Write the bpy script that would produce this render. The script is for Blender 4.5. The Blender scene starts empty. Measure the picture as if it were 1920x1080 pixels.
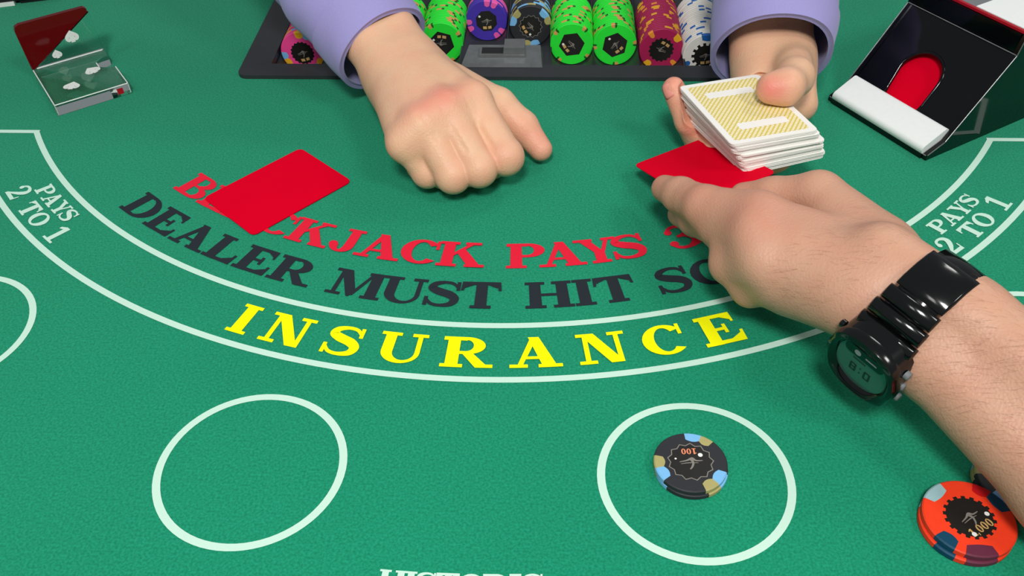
import bpy, bmesh, math, random
import numpy as np
from mathutils import Matrix, Vector

random.seed(7)
rng = np.random.default_rng(7)
SC = bpy.context.scene
COL = SC.collection

# ------------------------------------------------------------------ camera, world, lights, exposure
CAM_H = 0.38419958
F_PX, PITCH, ROLL, CY = 1622.6889, 0.83506328, -0.0276266, 700.0
_fw = np.array([0, math.cos(PITCH), -math.sin(PITCH)])
_r0 = np.array([1.0, 0, 0]); _u0 = np.cross(_r0, _fw)
_r = math.cos(ROLL) * _r0 + math.sin(ROLL) * _u0
_u = -math.sin(ROLL) * _r0 + math.cos(ROLL) * _u0
cam_d = bpy.data.cameras.new('camera')
cam = bpy.data.objects.new('camera', cam_d); COL.objects.link(cam)
cam.matrix_world = Matrix(((_r[0], _u[0], -_fw[0], 0), (_r[1], _u[1], -_fw[1], 0), (_r[2], _u[2], -_fw[2], CAM_H), (0, 0, 0, 1)))
cam_d.sensor_fit = 'HORIZONTAL'; cam_d.sensor_width = 36.0
cam_d.lens = 36.0 * F_PX / 1920.0
cam_d.shift_y = (CY - 540.0) / 1920.0
cam_d.clip_start = 0.01; cam_d.clip_end = 50
SC.camera = cam

SC.view_settings.view_transform = 'Standard'
SC.view_settings.look = 'None'
SC.view_settings.exposure = 0.14
SC.view_settings.gamma = 1.0
SC.view_settings.use_curve_mapping = False

world = bpy.data.worlds.new('world'); SC.world = world
world.use_nodes = True
world.node_tree.nodes['Background'].inputs[0].default_value = (0.90, 0.95, 1.0, 1)
world.node_tree.nodes['Background'].inputs[1].default_value = 0.20


def area_light(name, loc, target, size, power, color):
    d = bpy.data.lights.new(name, 'AREA'); d.shape = 'SQUARE'; d.size = size; d.energy = power; d.color = color
    o = bpy.data.objects.new(name, d); COL.objects.link(o)
    o.location = loc
    o.rotation_euler = (Vector(target) - Vector(loc)).to_track_quat('-Z', 'Y').to_euler()
    return o


area_light('ceiling_lamp', (-0.10, -0.46, 1.28), (0.0, 0.40, 0), 0.26, 16.5, (1.0, 0.98, 0.95))
area_light('ceiling_lamp', (1.45, 1.70, 2.00), (0.1, 0.4, 0), 0.5, 9, (1.0, 0.98, 0.95))
area_light('ceiling_lamp', (1.25, -0.75, 2.10), (0.1, 0.4, 0), 0.5, 15, (1.0, 0.98, 0.95))
area_light('ceiling_lamp', (-1.30, -0.60, 2.10), (0.0, 0.4, 0), 0.5, 6, (1.0, 0.98, 0.95))


def at(x, y, z=0.0):
    """world point seen at photo position x, y when it lies at height z over the felt"""
    d = _fw * F_PX + (x - 960.0) * _r - (y - CY) * _u
    return d * ((z - CAM_H) / d[2]) + np.array([0, 0, CAM_H])


# ------------------------------------------------------------------ materials
def srgb(r, g, b):
    f = lambda c: (c / 255 / 12.92) if c / 255 <= 0.04045 else ((c / 255 + 0.055) / 1.055) ** 2.4
    return (f(r), f(g), f(b), 1)


def material(name, col, rough=0.5, var=0.0, scale=200, bump=0.0, bscale=400, metal=0.0, spec=0.5, coat=0.0, trans=0.0, sheen=0.0, ior=1.45, sss=0.0, dist=0.0005):
    m = bpy.data.materials.new(name); m.use_nodes = True
    nt = m.node_tree; b = nt.nodes['Principled BSDF']
    b.inputs['Base Color'].default_value = col
    b.inputs['Roughness'].default_value = rough
    b.inputs['Metallic'].default_value = metal
    b.inputs['Specular IOR Level'].default_value = spec
    b.inputs['Coat Weight'].default_value = coat
    b.inputs['Transmission Weight'].default_value = trans
    b.inputs['Sheen Weight'].default_value = sheen
    b.inputs['IOR'].default_value = ior
    if sss:
        b.inputs['Subsurface Weight'].default_value = sss
        b.inputs['Subsurface Radius'].default_value = (0.006, 0.0025, 0.0012)
        b.inputs['Subsurface Scale'].default_value = 1.0
    tc = nt.nodes.new('ShaderNodeTexCoord')
    if var:
        n = nt.nodes.new('ShaderNodeTexNoise'); n.inputs['Scale'].default_value = scale; n.inputs['Detail'].default_value = 3
        nt.links.new(tc.outputs['Object'], n.inputs['Vector'])
        mx = nt.nodes.new('ShaderNodeMix'); mx.data_type = 'RGBA'
        mx.inputs[6].default_value = tuple(c * (1 - var) for c in col[:3]) + (1,)
        mx.inputs[7].default_value = tuple(min(1, c * (1 + var)) for c in col[:3]) + (1,)
        nt.links.new(n.outputs['Fac'], mx.inputs[0])
        nt.links.new(mx.outputs[2], b.inputs['Base Color'])
    if bump:
        n2 = nt.nodes.new('ShaderNodeTexNoise'); n2.inputs['Scale'].default_value = bscale; n2.inputs['Detail'].default_value = 2
        nt.links.new(tc.outputs['Object'], n2.inputs['Vector'])
        bp = nt.nodes.new('ShaderNodeBump'); bp.inputs['Strength'].default_value = bump; bp.inputs['Distance'].default_value = dist
        nt.links.new(n2.outputs['Fac'], bp.inputs['Height'])
        nt.links.new(bp.outputs['Normal'], b.inputs['Normal'])
    return m


def felt_material():
    m = material('green_felt', srgb(18, 138, 100), 0.95, 0, spec=0.15, sheen=0.12, bump=0.6, bscale=1400, dist=0.0006)
    nt = m.node_tree; b = nt.nodes['Principled BSDF']
    tc = next(n for n in nt.nodes if n.type == 'TEX_COORD')
    n1 = nt.nodes.new('ShaderNodeTexNoise'); n1.inputs['Scale'].default_value = 700; n1.inputs['Detail'].default_value = 2
    n2 = nt.nodes.new('ShaderNodeTexNoise'); n2.inputs['Scale'].default_value = 9; n2.inputs['Detail'].default_value = 3
    for n in (n1, n2): nt.links.new(tc.outputs['Object'], n.inputs['Vector'])
    r1 = nt.nodes.new('ShaderNodeValToRGB')
    r1.color_ramp.elements[0].position = 0.3; r1.color_ramp.elements[1].position = 0.7
    r1.color_ramp.elements[0].color = srgb(10, 125, 90)
    r1.color_ramp.elements[1].color = srgb(28, 152, 115)
    nt.links.new(n1.outputs['Fac'], r1.inputs[0])
    mx = nt.nodes.new('ShaderNodeMix'); mx.data_type = 'RGBA'; mx.blend_type = 'MULTIPLY'
    r2 = nt.nodes.new('ShaderNodeValToRGB')
    r2.color_ramp.elements[0].position = 0.3; r2.color_ramp.elements[1].position = 0.7
    r2.color_ramp.elements[0].color = (0.93, 0.93, 0.93, 1); r2.color_ramp.elements[1].color = (1, 1, 1, 1)
    nt.links.new(n2.outputs['Fac'], r2.inputs[0])
    mx.inputs[0].default_value = 1.0
    nt.links.new(r1.outputs[0], mx.inputs[6]); nt.links.new(r2.outputs[0], mx.inputs[7])
    nt.links.new(mx.outputs[2], b.inputs['Base Color'])
    return m


def skin_material(name, base, flush):
    m = material(name, base, 0.48, 0, spec=0.4, sss=0.25)
    nt = m.node_tree; b = nt.nodes['Principled BSDF']
    tc = next(n for n in nt.nodes if n.type == 'TEX_COORD')
    n1 = nt.nodes.new('ShaderNodeTexNoise'); n1.inputs['Scale'].default_value = 55; n1.inputs['Detail'].default_value = 5
    n3 = nt.nodes.new('ShaderNodeTexNoise'); n3.inputs['Scale'].default_value = 480; n3.inputs['Detail'].default_value = 3
    vo = nt.nodes.new('ShaderNodeTexVoronoi'); vo.inputs['Scale'].default_value = 700
    for n in (n1, n3, vo): nt.links.new(tc.outputs['Object'], n.inputs['Vector'])
    att = nt.nodes.new('ShaderNodeAttribute'); att.attribute_name = 'flush'
    ma = nt.nodes.new('ShaderNodeMath'); ma.operation = 'MULTIPLY_ADD'
    nt.links.new(n1.outputs['Fac'], ma.inputs[0]); ma.inputs[1].default_value = 0.6; ma.inputs[2].default_value = -0.22
    ad = nt.nodes.new('ShaderNodeMath'); ad.operation = 'ADD'; ad.use_clamp = True
    nt.links.new(ma.outputs[0], ad.inputs[0]); nt.links.new(att.outputs['Fac'], ad.inputs[1])
    mx = nt.nodes.new('ShaderNodeMix'); mx.data_type = 'RGBA'
    mx.inputs[6].default_value = base; mx.inputs[7].default_value = flush
    nt.links.new(ad.outputs[0], mx.inputs[0])
    nt.links.new(mx.outputs[2], b.inputs['Base Color'])
    a2 = nt.nodes.new('ShaderNodeMath'); a2.operation = 'ADD'
    nt.links.new(n3.outputs['Fac'], a2.inputs[0]); nt.links.new(vo.outputs['Distance'], a2.inputs[1])
    bp = nt.nodes.new('ShaderNodeBump'); bp.inputs['Strength'].default_value = 0.35; bp.inputs['Distance'].default_value = 0.0004
    nt.links.new(a2.outputs[0], bp.inputs['Height']); nt.links.new(bp.outputs['Normal'], b.inputs['Normal'])
    return m


FELT = felt_material()
LINE = material('white_felt_ink', srgb(194, 227, 210), 0.9, 0.04, 900, spec=0.1)
INK_RED = material('red_felt_ink', srgb(222, 34, 58), 0.9, 0.08, 900, spec=0.1)
INK_BLACK = material('black_felt_ink', srgb(40, 46, 52), 0.9, 0.1, 900, spec=0.1)
INK_YELLOW = material('yellow_felt_ink', srgb(246, 246, 10), 0.9, 0.04, 900, spec=0.1)
RED_CARD = material('red_plastic_card', srgb(216, 0, 36), 0.6, 0.02, 40, spec=0.03)
BLACK_GLOSS = material('black_gloss_acrylic', srgb(6, 6, 9), 0.07, 0.2, 60, spec=0.55)
BLACK_TRAY = material('black_tray_plastic', srgb(46, 48, 52), 0.45, 0.12, 120, bump=0.12, bscale=900, spec=0.4)
BLACK_PLAIN = material('black_plastic', srgb(22, 22, 24), 0.4, 0.1, 80)
BLACK_RAIL = material('black_vinyl', srgb(18, 18, 20), 0.45, 0.15, 60, bump=0.2, bscale=300)
CARPET = material('dark_carpet', srgb(62, 30, 34), 0.95, 0.5, 12, bump=0.5, bscale=300)
SHIRT = material('lavender_cotton', srgb(154, 148, 202), 0.85, 0.06, 700, bump=0.25, bscale=1600, spec=0.2, sheen=0.15)
SHIRT_IN = material('lavender_lining', srgb(120, 110, 175), 0.9, 0.06, 700, spec=0.1)
BUTTON = material('pale_button', srgb(210, 214, 220), 0.3, 0.05, 300)
SKIN_D = skin_material('dealer_skin', srgb(224, 182, 148), srgb(222, 128, 114))
SKIN_P = skin_material('player_skin', srgb(200, 154, 128), srgb(196, 126, 106))
NAIL = material('fingernail', srgb(230, 150, 135), 0.3, 0.08, 150, sss=0.1)
CARD_W = material('white_card_stock', srgb(240, 238, 232), 0.5, 0.03, 60, spec=0.35)
ACRYLIC = material('clear_acrylic', (0.95, 0.99, 0.97, 1), 0.03, 0, trans=1.0, ior=1.4)
RED_ACRYLIC = material('red_acrylic', srgb(92, 1, 5), 0.08, 0.1, 40, spec=0.35)
FROST = material('frost_and_edge_highlight', srgb(222, 228, 222), 0.7, 0.1, 200)  # engraved marks, pale foot, and the highlight lines painted on the holder edges
FOAM = material('white_roller', srgb(232, 236, 234), 0.6, 0.03, 300, bump=0.1, bscale=900)
RED_TRIM = material('red_trim', srgb(170, 8, 30), 0.25, 0.1, 100)
GREY_PL = material('grey_plastic', srgb(112, 116, 118), 0.5, 0.06, 80)
LOCK_GREY = material('grey_smoked_plastic', srgb(96, 100, 102), 0.25, 0.35, 90, spec=0.6)
STEEL = material('brushed_steel', srgb(150, 152, 152), 0.3, 0.15, 200, metal=0.8)
WATCH_RES = material('black_gloss_resin', srgb(9, 10, 10), 0.14, 0.2, 80, spec=0.6)
LCD = material('lcd_screen', srgb(60, 92, 84), 0.12, 0.12, 120, spec=0.6, coat=0.6)
LCD_INK = material('lcd_ink', srgb(22, 40, 36), 0.4, 0.1, 200)
WATCH_PRINT = material('grey_watch_print', srgb(150, 152, 158), 0.4, 0.1, 200)
MAROON_RES = material('dark_maroon_resin', srgb(52, 14, 18), 0.25, 0.2, 80)


def hatch_material():
    m = material('yellow_hatch_print', srgb(206, 188, 96), 0.5, spec=0.35)
    nt = m.node_tree; b = nt.nodes['Principled BSDF']
    tc = next(n for n in nt.nodes if n.type == 'TEX_COORD')
    outs = []
    for a in (0.72, -0.95):
        mp = nt.nodes.new('ShaderNodeMapping'); mp.inputs['Rotation'].default_value = (0, 0, a)
        nt.links.new(tc.outputs['Object'], mp.inputs['Vector'])
        w = nt.nodes.new('ShaderNodeTexWave'); w.inputs['Scale'].default_value = 115 if a > 0 else 150; w.bands_direction = 'X'
        nt.links.new(mp.outputs[0], w.inputs['Vector']); outs.append(w)
    mu = nt.nodes.new('ShaderNodeMath'); mu.operation = 'MULTIPLY'
    nt.links.new(outs[0].outputs['Fac'], mu.inputs[0]); nt.links.new(outs[1].outputs['Fac'], mu.inputs[1])
    r = nt.nodes.new('ShaderNodeValToRGB')
    r.color_ramp.elements[0].position = 0.06; r.color_ramp.elements[0].color = srgb(214, 192, 88)
    r.color_ramp.elements[1].position = 0.36; r.color_ramp.elements[1].color = srgb(246, 242, 214)
    nt.links.new(mu.outputs[0], r.inputs[0]); nt.links.new(r.outputs[0], b.inputs['Base Color'])
    return m


HATCH = hatch_material()


# ------------------------------------------------------------------ object helpers
def tag(o, label=None, cat=None, group=None, kind=None):
    if label: o['label'] = label
    if cat: o['category'] = cat
    if group: o['group'] = group
    if kind: o['kind'] = kind
    return o


def empty(name, loc=(0, 0, 0), rot=(0, 0, 0), label=None, cat=None, group=None):
    o = bpy.data.objects.new(name, None); COL.objects.link(o)
    o.empty_display_size = 0.02
    o.location = loc; o.rotation_euler = rot
    return tag(o, label, cat, group)


def link(name, me, mats, parent=None, loc=None, rot=None):
    o = bpy.data.objects.new(name, me); COL.objects.link(o)
    for m in (mats if isinstance(mats, (list, tuple)) else [mats]): me.materials.append(m)
    if parent is not None: o.parent = parent
    if loc is not None: o.location = loc
    if rot is not None: o.rotation_euler = rot
    return o


def from_data(name, V, F, mats, parent=None, smooth=False, fm=None, loc=None, rot=None):
    me = bpy.data.meshes.new(name)
    me.from_pydata([tuple(map(float, v)) for v in V], [], [tuple(map(int, f)) for f in F])
    me.update()
    if fm is not None: me.polygons.foreach_set('material_index', np.array(fm, dtype=np.int32))
    if smooth: me.polygons.foreach_set('use_smooth', np.ones(len(me.polygons), dtype=bool))
    return link(name, me, mats, parent, loc, rot)


def from_bm(name, bm, mats, parent=None, smooth=False, loc=None, rot=None):
    me = bpy.data.meshes.new(name)
    bmesh.ops.recalc_face_normals(bm, faces=bm.faces)
    bm.to_mesh(me); bm.free()
    if smooth: me.polygons.foreach_set('use_smooth', np.ones(len(me.polygons), dtype=bool))
    return link(name, me, mats, parent, loc, rot)


def bevel(bm, w, seg=2, ang=0.6):
    es = [e for e in bm.edges if len(e.link_faces) == 2 and e.calc_face_angle(0) > ang]
    bmesh.ops.bevel(bm, geom=es, offset=w, segments=seg, affect='EDGES', profile=0.5)
    return bm


def prism_bm(poly, z0, z1, bm=None, M=None):
    """polygon in x, y extruded from z0 to z1"""
    bm = bm or bmesh.new()
    M = M or Matrix.Identity(4)
    lo = [bm.verts.new(M @ Vector((x, y, z0))) for x, y in poly]
    hi = [bm.verts.new(M @ Vector((x, y, z1))) for x, y in poly]
    n = len(poly)
    bm.faces.new(lo[::-1]); bm.faces.new(hi)
    for i in range(n):
        j = (i + 1) % n
        bm.faces.new((lo[i], lo[j], hi[j], hi[i]))
    return bm


def box_bm(x0, y0, z0, x1, y1, z1, bm=None):
    return prism_bm([(x0, y0), (x1, y0), (x1, y1), (x0, y1)], z0, z1, bm)


def rounded_rect(w, h, r, n=5):
    out = []
    for cx, cy, a0 in ((w / 2 - r, h / 2 - r, 0), (-w / 2 + r, h / 2 - r, 90), (-w / 2 + r, -h / 2 + r, 180), (w / 2 - r, -h / 2 + r, 270)):
        for k in range(n):
            a = math.radians(a0 + 90 * k / (n - 1))
            out.append((cx + r * math.cos(a), cy + r * math.sin(a)))
    return out


def tube_bm(pts, radii, seg=12, bm=None, cap=True, squash=None):
    """swept tube; radii per point"""
    bm = bm or bmesh.new()
    pts = [Vector(p) for p in pts]
    rings = []
    up = Vector((0.13, 0.21, 0.97))
    for i, p in enumerate(pts):
        t = (pts[min(i + 1, len(pts) - 1)] - pts[max(i - 1, 0)]).normalized()
        s = t.cross(up).normalized(); q = s.cross(t)
        r = radii[i] if isinstance(radii, (list, tuple)) else radii
        rings.append([bm.verts.new(p + r * (math.cos(2 * math.pi * k / seg) * s + math.sin(2 * math.pi * k / seg) * q)) for k in range(seg)])
    for a, b in zip(rings, rings[1:]):
        for k in range(seg):
            bm.faces.new((a[k], a[(k + 1) % seg], b[(k + 1) % seg], b[k]))
    if cap:
        bm.faces.new(rings[0][::-1]); bm.faces.new(rings[-1])
    return bm


# ------------------------------------------------------------------ slab serif glyphs (cap height 1)
S_, T_, H_, O_ = 0.275, 0.12, 0.105, 0.10


def g_rect(x0, y0, x1, y1): return [[(x0, y0), (x1, y0), (x1, y1), (x0, y1)]]


def g_stem(x, w=S_, top=True, bot=True, o=O_, y0=0, y1=1):
    r = g_rect(x, y0, x + w, y1)
    if bot: r += g_rect(x - o, 0, x + w + o, H_)
    if top: r += g_rect(x - o, 1 - H_, x + w + o, 1)
    return r


def g_ring(cx, cy, rx, ry, ix, iy, a0=0, a1=360, n=20, icx=None):
    icx = cx if icx is None else icx
    out = []
    for k in range(n):
        a, b = (math.radians(a0 + (a1 - a0) * q / n) for q in (k, k + 1))
        out.append([(cx + rx * math.cos(a), cy + ry * math.sin(a)), (cx + rx * math.cos(b), cy + ry * math.sin(b)),
                    (icx + ix * math.cos(b), cy + iy * math.sin(b)), (icx + ix * math.cos(a), cy + iy * math.sin(a))])
    return out


def g_stroke(pts, ws, n=6):
    P = np.array(pts, float); W = np.array(ws, float); m = len(P)
    q, w = [], []
    for i in range(m - 1):
        p0, p1, p2, p3 = P[max(i - 1, 0)], P[i], P[i + 1], P[min(i + 2, m - 1)]
        for k in range(n):
            t = k / n
            q.append(0.5 * (2 * p1 + (p2 - p0) * t + (2 * p0 - 5 * p1 + 4 * p2 - p3) * t * t + (3 * p1 - p0 - 3 * p2 + p3) * t ** 3))
            w.append(W[i] * (1 - t) + W[i + 1] * t)
    q.append(P[-1]); w.append(W[-1]); q = np.array(q); w = np.array(w)
    d = np.gradient(q, axis=0); d /= np.linalg.norm(d, axis=1)[:, None]
    nn = np.stack([-d[:, 1], d[:, 0]], 1)
    L, R = q + nn * w[:, None] / 2, q - nn * w[:, None] / 2
    return [[tuple(L[i]), tuple(R[i]), tuple(R[i + 1]), tuple(L[i + 1])] for i in range(len(q) - 1)]


def g_disc(cx, cy, r): return [[(cx + r * math.cos(k * math.pi / 6), cy + r * math.sin(k * math.pi / 6)) for k in range(12)]]


GL = {}
GL['I'] = (g_stem(0.1), 0.45)
GL['D'] = (g_stem(0.1, bot=False, top=False) + g_rect(0, 0, 0.47, T_) + g_rect(0, 1 - T_, 0.47, 1) + g_ring(0.46, 0.5, 0.54, 0.5, 0.27, 0.395, -90, 90), 1.0)
GL['B'] = (g_stem(0.1, bot=False, top=False) + g_rect(0, 0, 0.55, T_) + g_rect(0, 1 - T_, 0.52, 1) + g_rect(0.2, 0.46, 0.55, 0.555) +
           g_ring(0.52, 0.745, 0.36, 0.255, 0.12, 0.15, -90, 90) + g_ring(0.54, 0.275, 0.41, 0.275, 0.15, 0.17, -90, 90), 0.96)
_P = g_rect(0.3, 0.43, 0.55, 0.53) + g_rect(0, 1 - T_, 0.52, 1) + g_ring(0.52, 0.715, 0.41, 0.285, 0.15, 0.18, -90, 90)
GL['P'] = (g_stem(0.1, top=False) + _P, 0.95)
GL['R'] = (g_stem(0.1, top=False) + _P + [[(0.42, 0.47), (0.66, 0.47), (1.03, 0), (0.74, 0)]] + g_rect(0.74, 0, 1.1, H_), 1.1)
GL['C'] = (g_ring(0.5, 0.5, 0.5, 0.5, 0.23, 0.395, 38, 318, 26) + g_rect(0.83, 0.62, 0.915, 0.97), 0.94)
GL['O'] = (g_ring(0.5, 0.5, 0.5, 0.5, 0.245, 0.395), 1.0)
GL['0'] = (g_ring(0.38, 0.5, 0.38, 0.5, 0.14, 0.395), 0.76)
GL['E'] = (g_stem(0.1, bot=False, top=False) + g_rect(0, 0, 0.9, T_) + g_rect(0, 1 - T_, 0.86, 1) + g_rect(0.3, 0.455, 0.6, 0.55) +
           [[(0.77, 1), (0.86, 1), (0.86, 0.68), (0.8, 0.68)], [(0.81, 0), (0.9, 0), (0.93, 0.36), (0.86, 0.36)], [(0.55, 0.35), (0.63, 0.35), (0.63, 0.65), (0.55, 0.65)],
            [(0.6, 1 - T_), (0.8, 1 - T_), (0.8, 0.75)], [(0.6, T_), (0.84, T_), (0.87, 0.28)]], 0.95)
GL['F'] = (g_stem(0.1, top=False) + g_rect(0, 1 - T_, 0.86, 1) + g_rect(0.3, 0.455, 0.6, 0.55) +
           [[(0.77, 1), (0.86, 1), (0.86, 0.68), (0.8, 0.68)], [(0.55, 0.35), (0.63, 0.35), (0.63, 0.65), (0.55, 0.65)]], 0.88)
GL['L'] = (g_stem(0.1, bot=False) + g_rect(0, 0, 0.85, T_) + [[(0.77, 0), (0.85, 0), (0.88, 0.4), (0.81, 0.4)], [(0.55, T_), (0.8, T_), (0.82, 0.3)]], 0.9)
GL['T'] = (g_stem(0.36, top=False) + g_rect(0.02, 1 - T_, 0.95, 1) + [[(0.02, 1), (0.12, 1), (0.07, 0.66), (0, 0.66)], [(0.85, 1), (0.95, 1), (0.97, 0.66), (0.9, 0.66)],
           [(0.1, 1 - T_), (0.3, 1 - T_), (0.09, 0.76)], [(0.67, 1 - T_), (0.87, 1 - T_), (0.88, 0.76)]], 0.97)
GL['H'] = (g_stem(0.1) + g_stem(0.74) + g_rect(0.3, 0.45, 0.8, 0.55), 1.09)
GL['N'] = (g_stem(0.14, 0.11, o=0.13, top=False) + g_stem(0.83, 0.11, o=0.13, bot=False) + g_rect(0, 1 - H_, 0.3, 1) + [[(0.1, 1), (0.4, 1), (0.94, 0), (0.66, 0)]], 1.07)
GL['M'] = (g_stem(0.14, 0.11, o=0.13, top=False) + g_stem(0.95, S_, o=0.09) + g_rect(0, 1 - H_, 0.3, 1) +
           [[(0.1, 1), (0.4, 1), (0.72, 0.2), (0.6, 0.0), (0.54, 0)], [(0.58, 0.06), (0.68, 0.06), (1.02, 0.95), (0.94, 0.98)]], 1.3)
GL['A'] = ([[(0.14, 0), (0.25, 0), (0.56, 0.86), (0.46, 1)], [(0.40, 1), (0.64, 1), (1.0, 0), (0.7, 0)]] + g_rect(0.26, 0.27, 0.76, 0.36) + g_rect(0, 0, 0.38, H_) + g_rect(0.6, 0, 1.1, H_), 1.1)
GL['Y'] = ([[(0.06, 1), (0.34, 1), (0.66, 0.4), (0.44, 0.4)], [(0.76, 1), (0.87, 1), (0.66, 0.4), (0.56, 0.42)]] + g_stem(0.41, 0.25, top=False, y1=0.46) +
           g_rect(-0.04, 1 - H_, 0.44, 1) + g_rect(0.66, 1 - H_, 1.02, 1), 1.0)
GL['K'] = (g_stem(0.1) + [[(0.33, 0.38), (0.33, 0.52), (0.74, 0.96), (0.88, 0.96)], [(0.44, 0.56), (0.62, 0.74), (1.06, 0), (0.76, 0)]] + g_rect(0.62, 1 - H_, 1.02, 1) + g_rect(0.66, 0, 1.12, H_), 1.12)
GL['J'] = (g_rect(0.42, 0.3, 0.67, 1) + g_rect(0.3, 1 - H_, 0.78, 1) + g_ring(0.36, 0.3, 0.31, 0.3, 0.07, 0.2, 180, 360, 14, 0.35) + g_disc(0.15, 0.29, 0.115), 0.78)
GL['U'] = (g_rect(0.1, 0.36, 0.35, 1) + g_rect(0.83, 0.36, 0.94, 1) + g_ring(0.52, 0.37, 0.42, 0.37, 0.24, 0.265, 180, 360, 16, 0.59) + g_rect(0, 1 - H_, 0.46, 1) + g_rect(0.7, 1 - H_, 1.06, 1), 1.06)
GL['S'] = (g_stroke([(0.8, 0.70), (0.66, 0.90), (0.44, 0.945), (0.22, 0.86), (0.17, 0.70), (0.34, 0.585), (0.60, 0.475), (0.73, 0.32), (0.66, 0.13), (0.42, 0.055), (0.2, 0.11), (0.07, 0.31)],
                    [0.05, 0.10, 0.11, 0.17, 0.22, 0.26, 0.26, 0.22, 0.17, 0.11, 0.10, 0.05]) + g_rect(0.74, 0.64, 0.83, 0.97) + g_rect(0.03, 0.03, 0.12, 0.36), 0.87)
GL['1'] = (g_rect(0.26, 0, 0.52, 1) + [[(0.04, 0.74), (0.3, 0.82), (0.3, 1), (0.04, 0.86)]] + g_rect(0.04, 0, 0.74, H_), 0.76)
GL['2'] = (g_stroke([(0.13, 0.66), (0.22, 0.88), (0.44, 0.945), (0.66, 0.85), (0.70, 0.68), (0.56, 0.47), (0.3, 0.24), (0.1, 0.06)], [0.14, 0.12, 0.11, 0.2, 0.25, 0.22, 0.13, 0.1]) +
           g_disc(0.17, 0.70, 0.115) + [[(0.05, 0), (0.8, 0), (0.8, 0.17), (0.12, 0.17)], [(0.74, 0), (0.82, 0), (0.86, 0.36), (0.8, 0.36)]], 0.86)
GL['3'] = (g_stroke([(0.1, 0.72), (0.22, 0.9), (0.42, 0.945), (0.62, 0.84), (0.62, 0.68), (0.48, 0.56), (0.3, 0.53)], [0.12, 0.11, 0.11, 0.2, 0.22, 0.13, 0.09]) +
           g_stroke([(0.3, 0.53), (0.5, 0.52), (0.68, 0.38), (0.68, 0.2), (0.44, 0.055), (0.2, 0.1), (0.08, 0.3)], [0.09, 0.1, 0.2, 0.25, 0.11, 0.11, 0.12]) + g_disc(0.14, 0.74, 0.1) + g_disc(0.13, 0.26, 0.11), 0.84)
GL['7'] = ([[(0.04, 0.83), (0.8, 0.83), (0.8, 1), (0.04, 1)], [(0.04, 0.62), (0.11, 0.62), (0.14, 1), (0.04, 1)]] + g_stroke([(0.74, 0.9), (0.5, 0.5), (0.42, 0.0)], [0.1, 0.2, 0.26]), 0.8)
GL[','] = ([[(0.0, 0.16), (0.16, 0.16), (0.1, -0.16), (0.0, -0.16)]], 0.2)
GL[' '] = ([], 0.62)


def text_polys(word, width=None, track=0.07):
    """polygons of a word; the tracking is stretched so that the word fills width (in cap heights)"""
    ws = [GL[c][1] for c in word]
    if width is not None: track = (width - sum(ws)) / max(1, len(word) - 1)
    out, x = [], 0.0
    for c, w in zip(word, ws):
        out += [[(px + x, py) for px, py in poly] for poly in GL[c][0]]
        x += w + track
    return out, x - track


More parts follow.
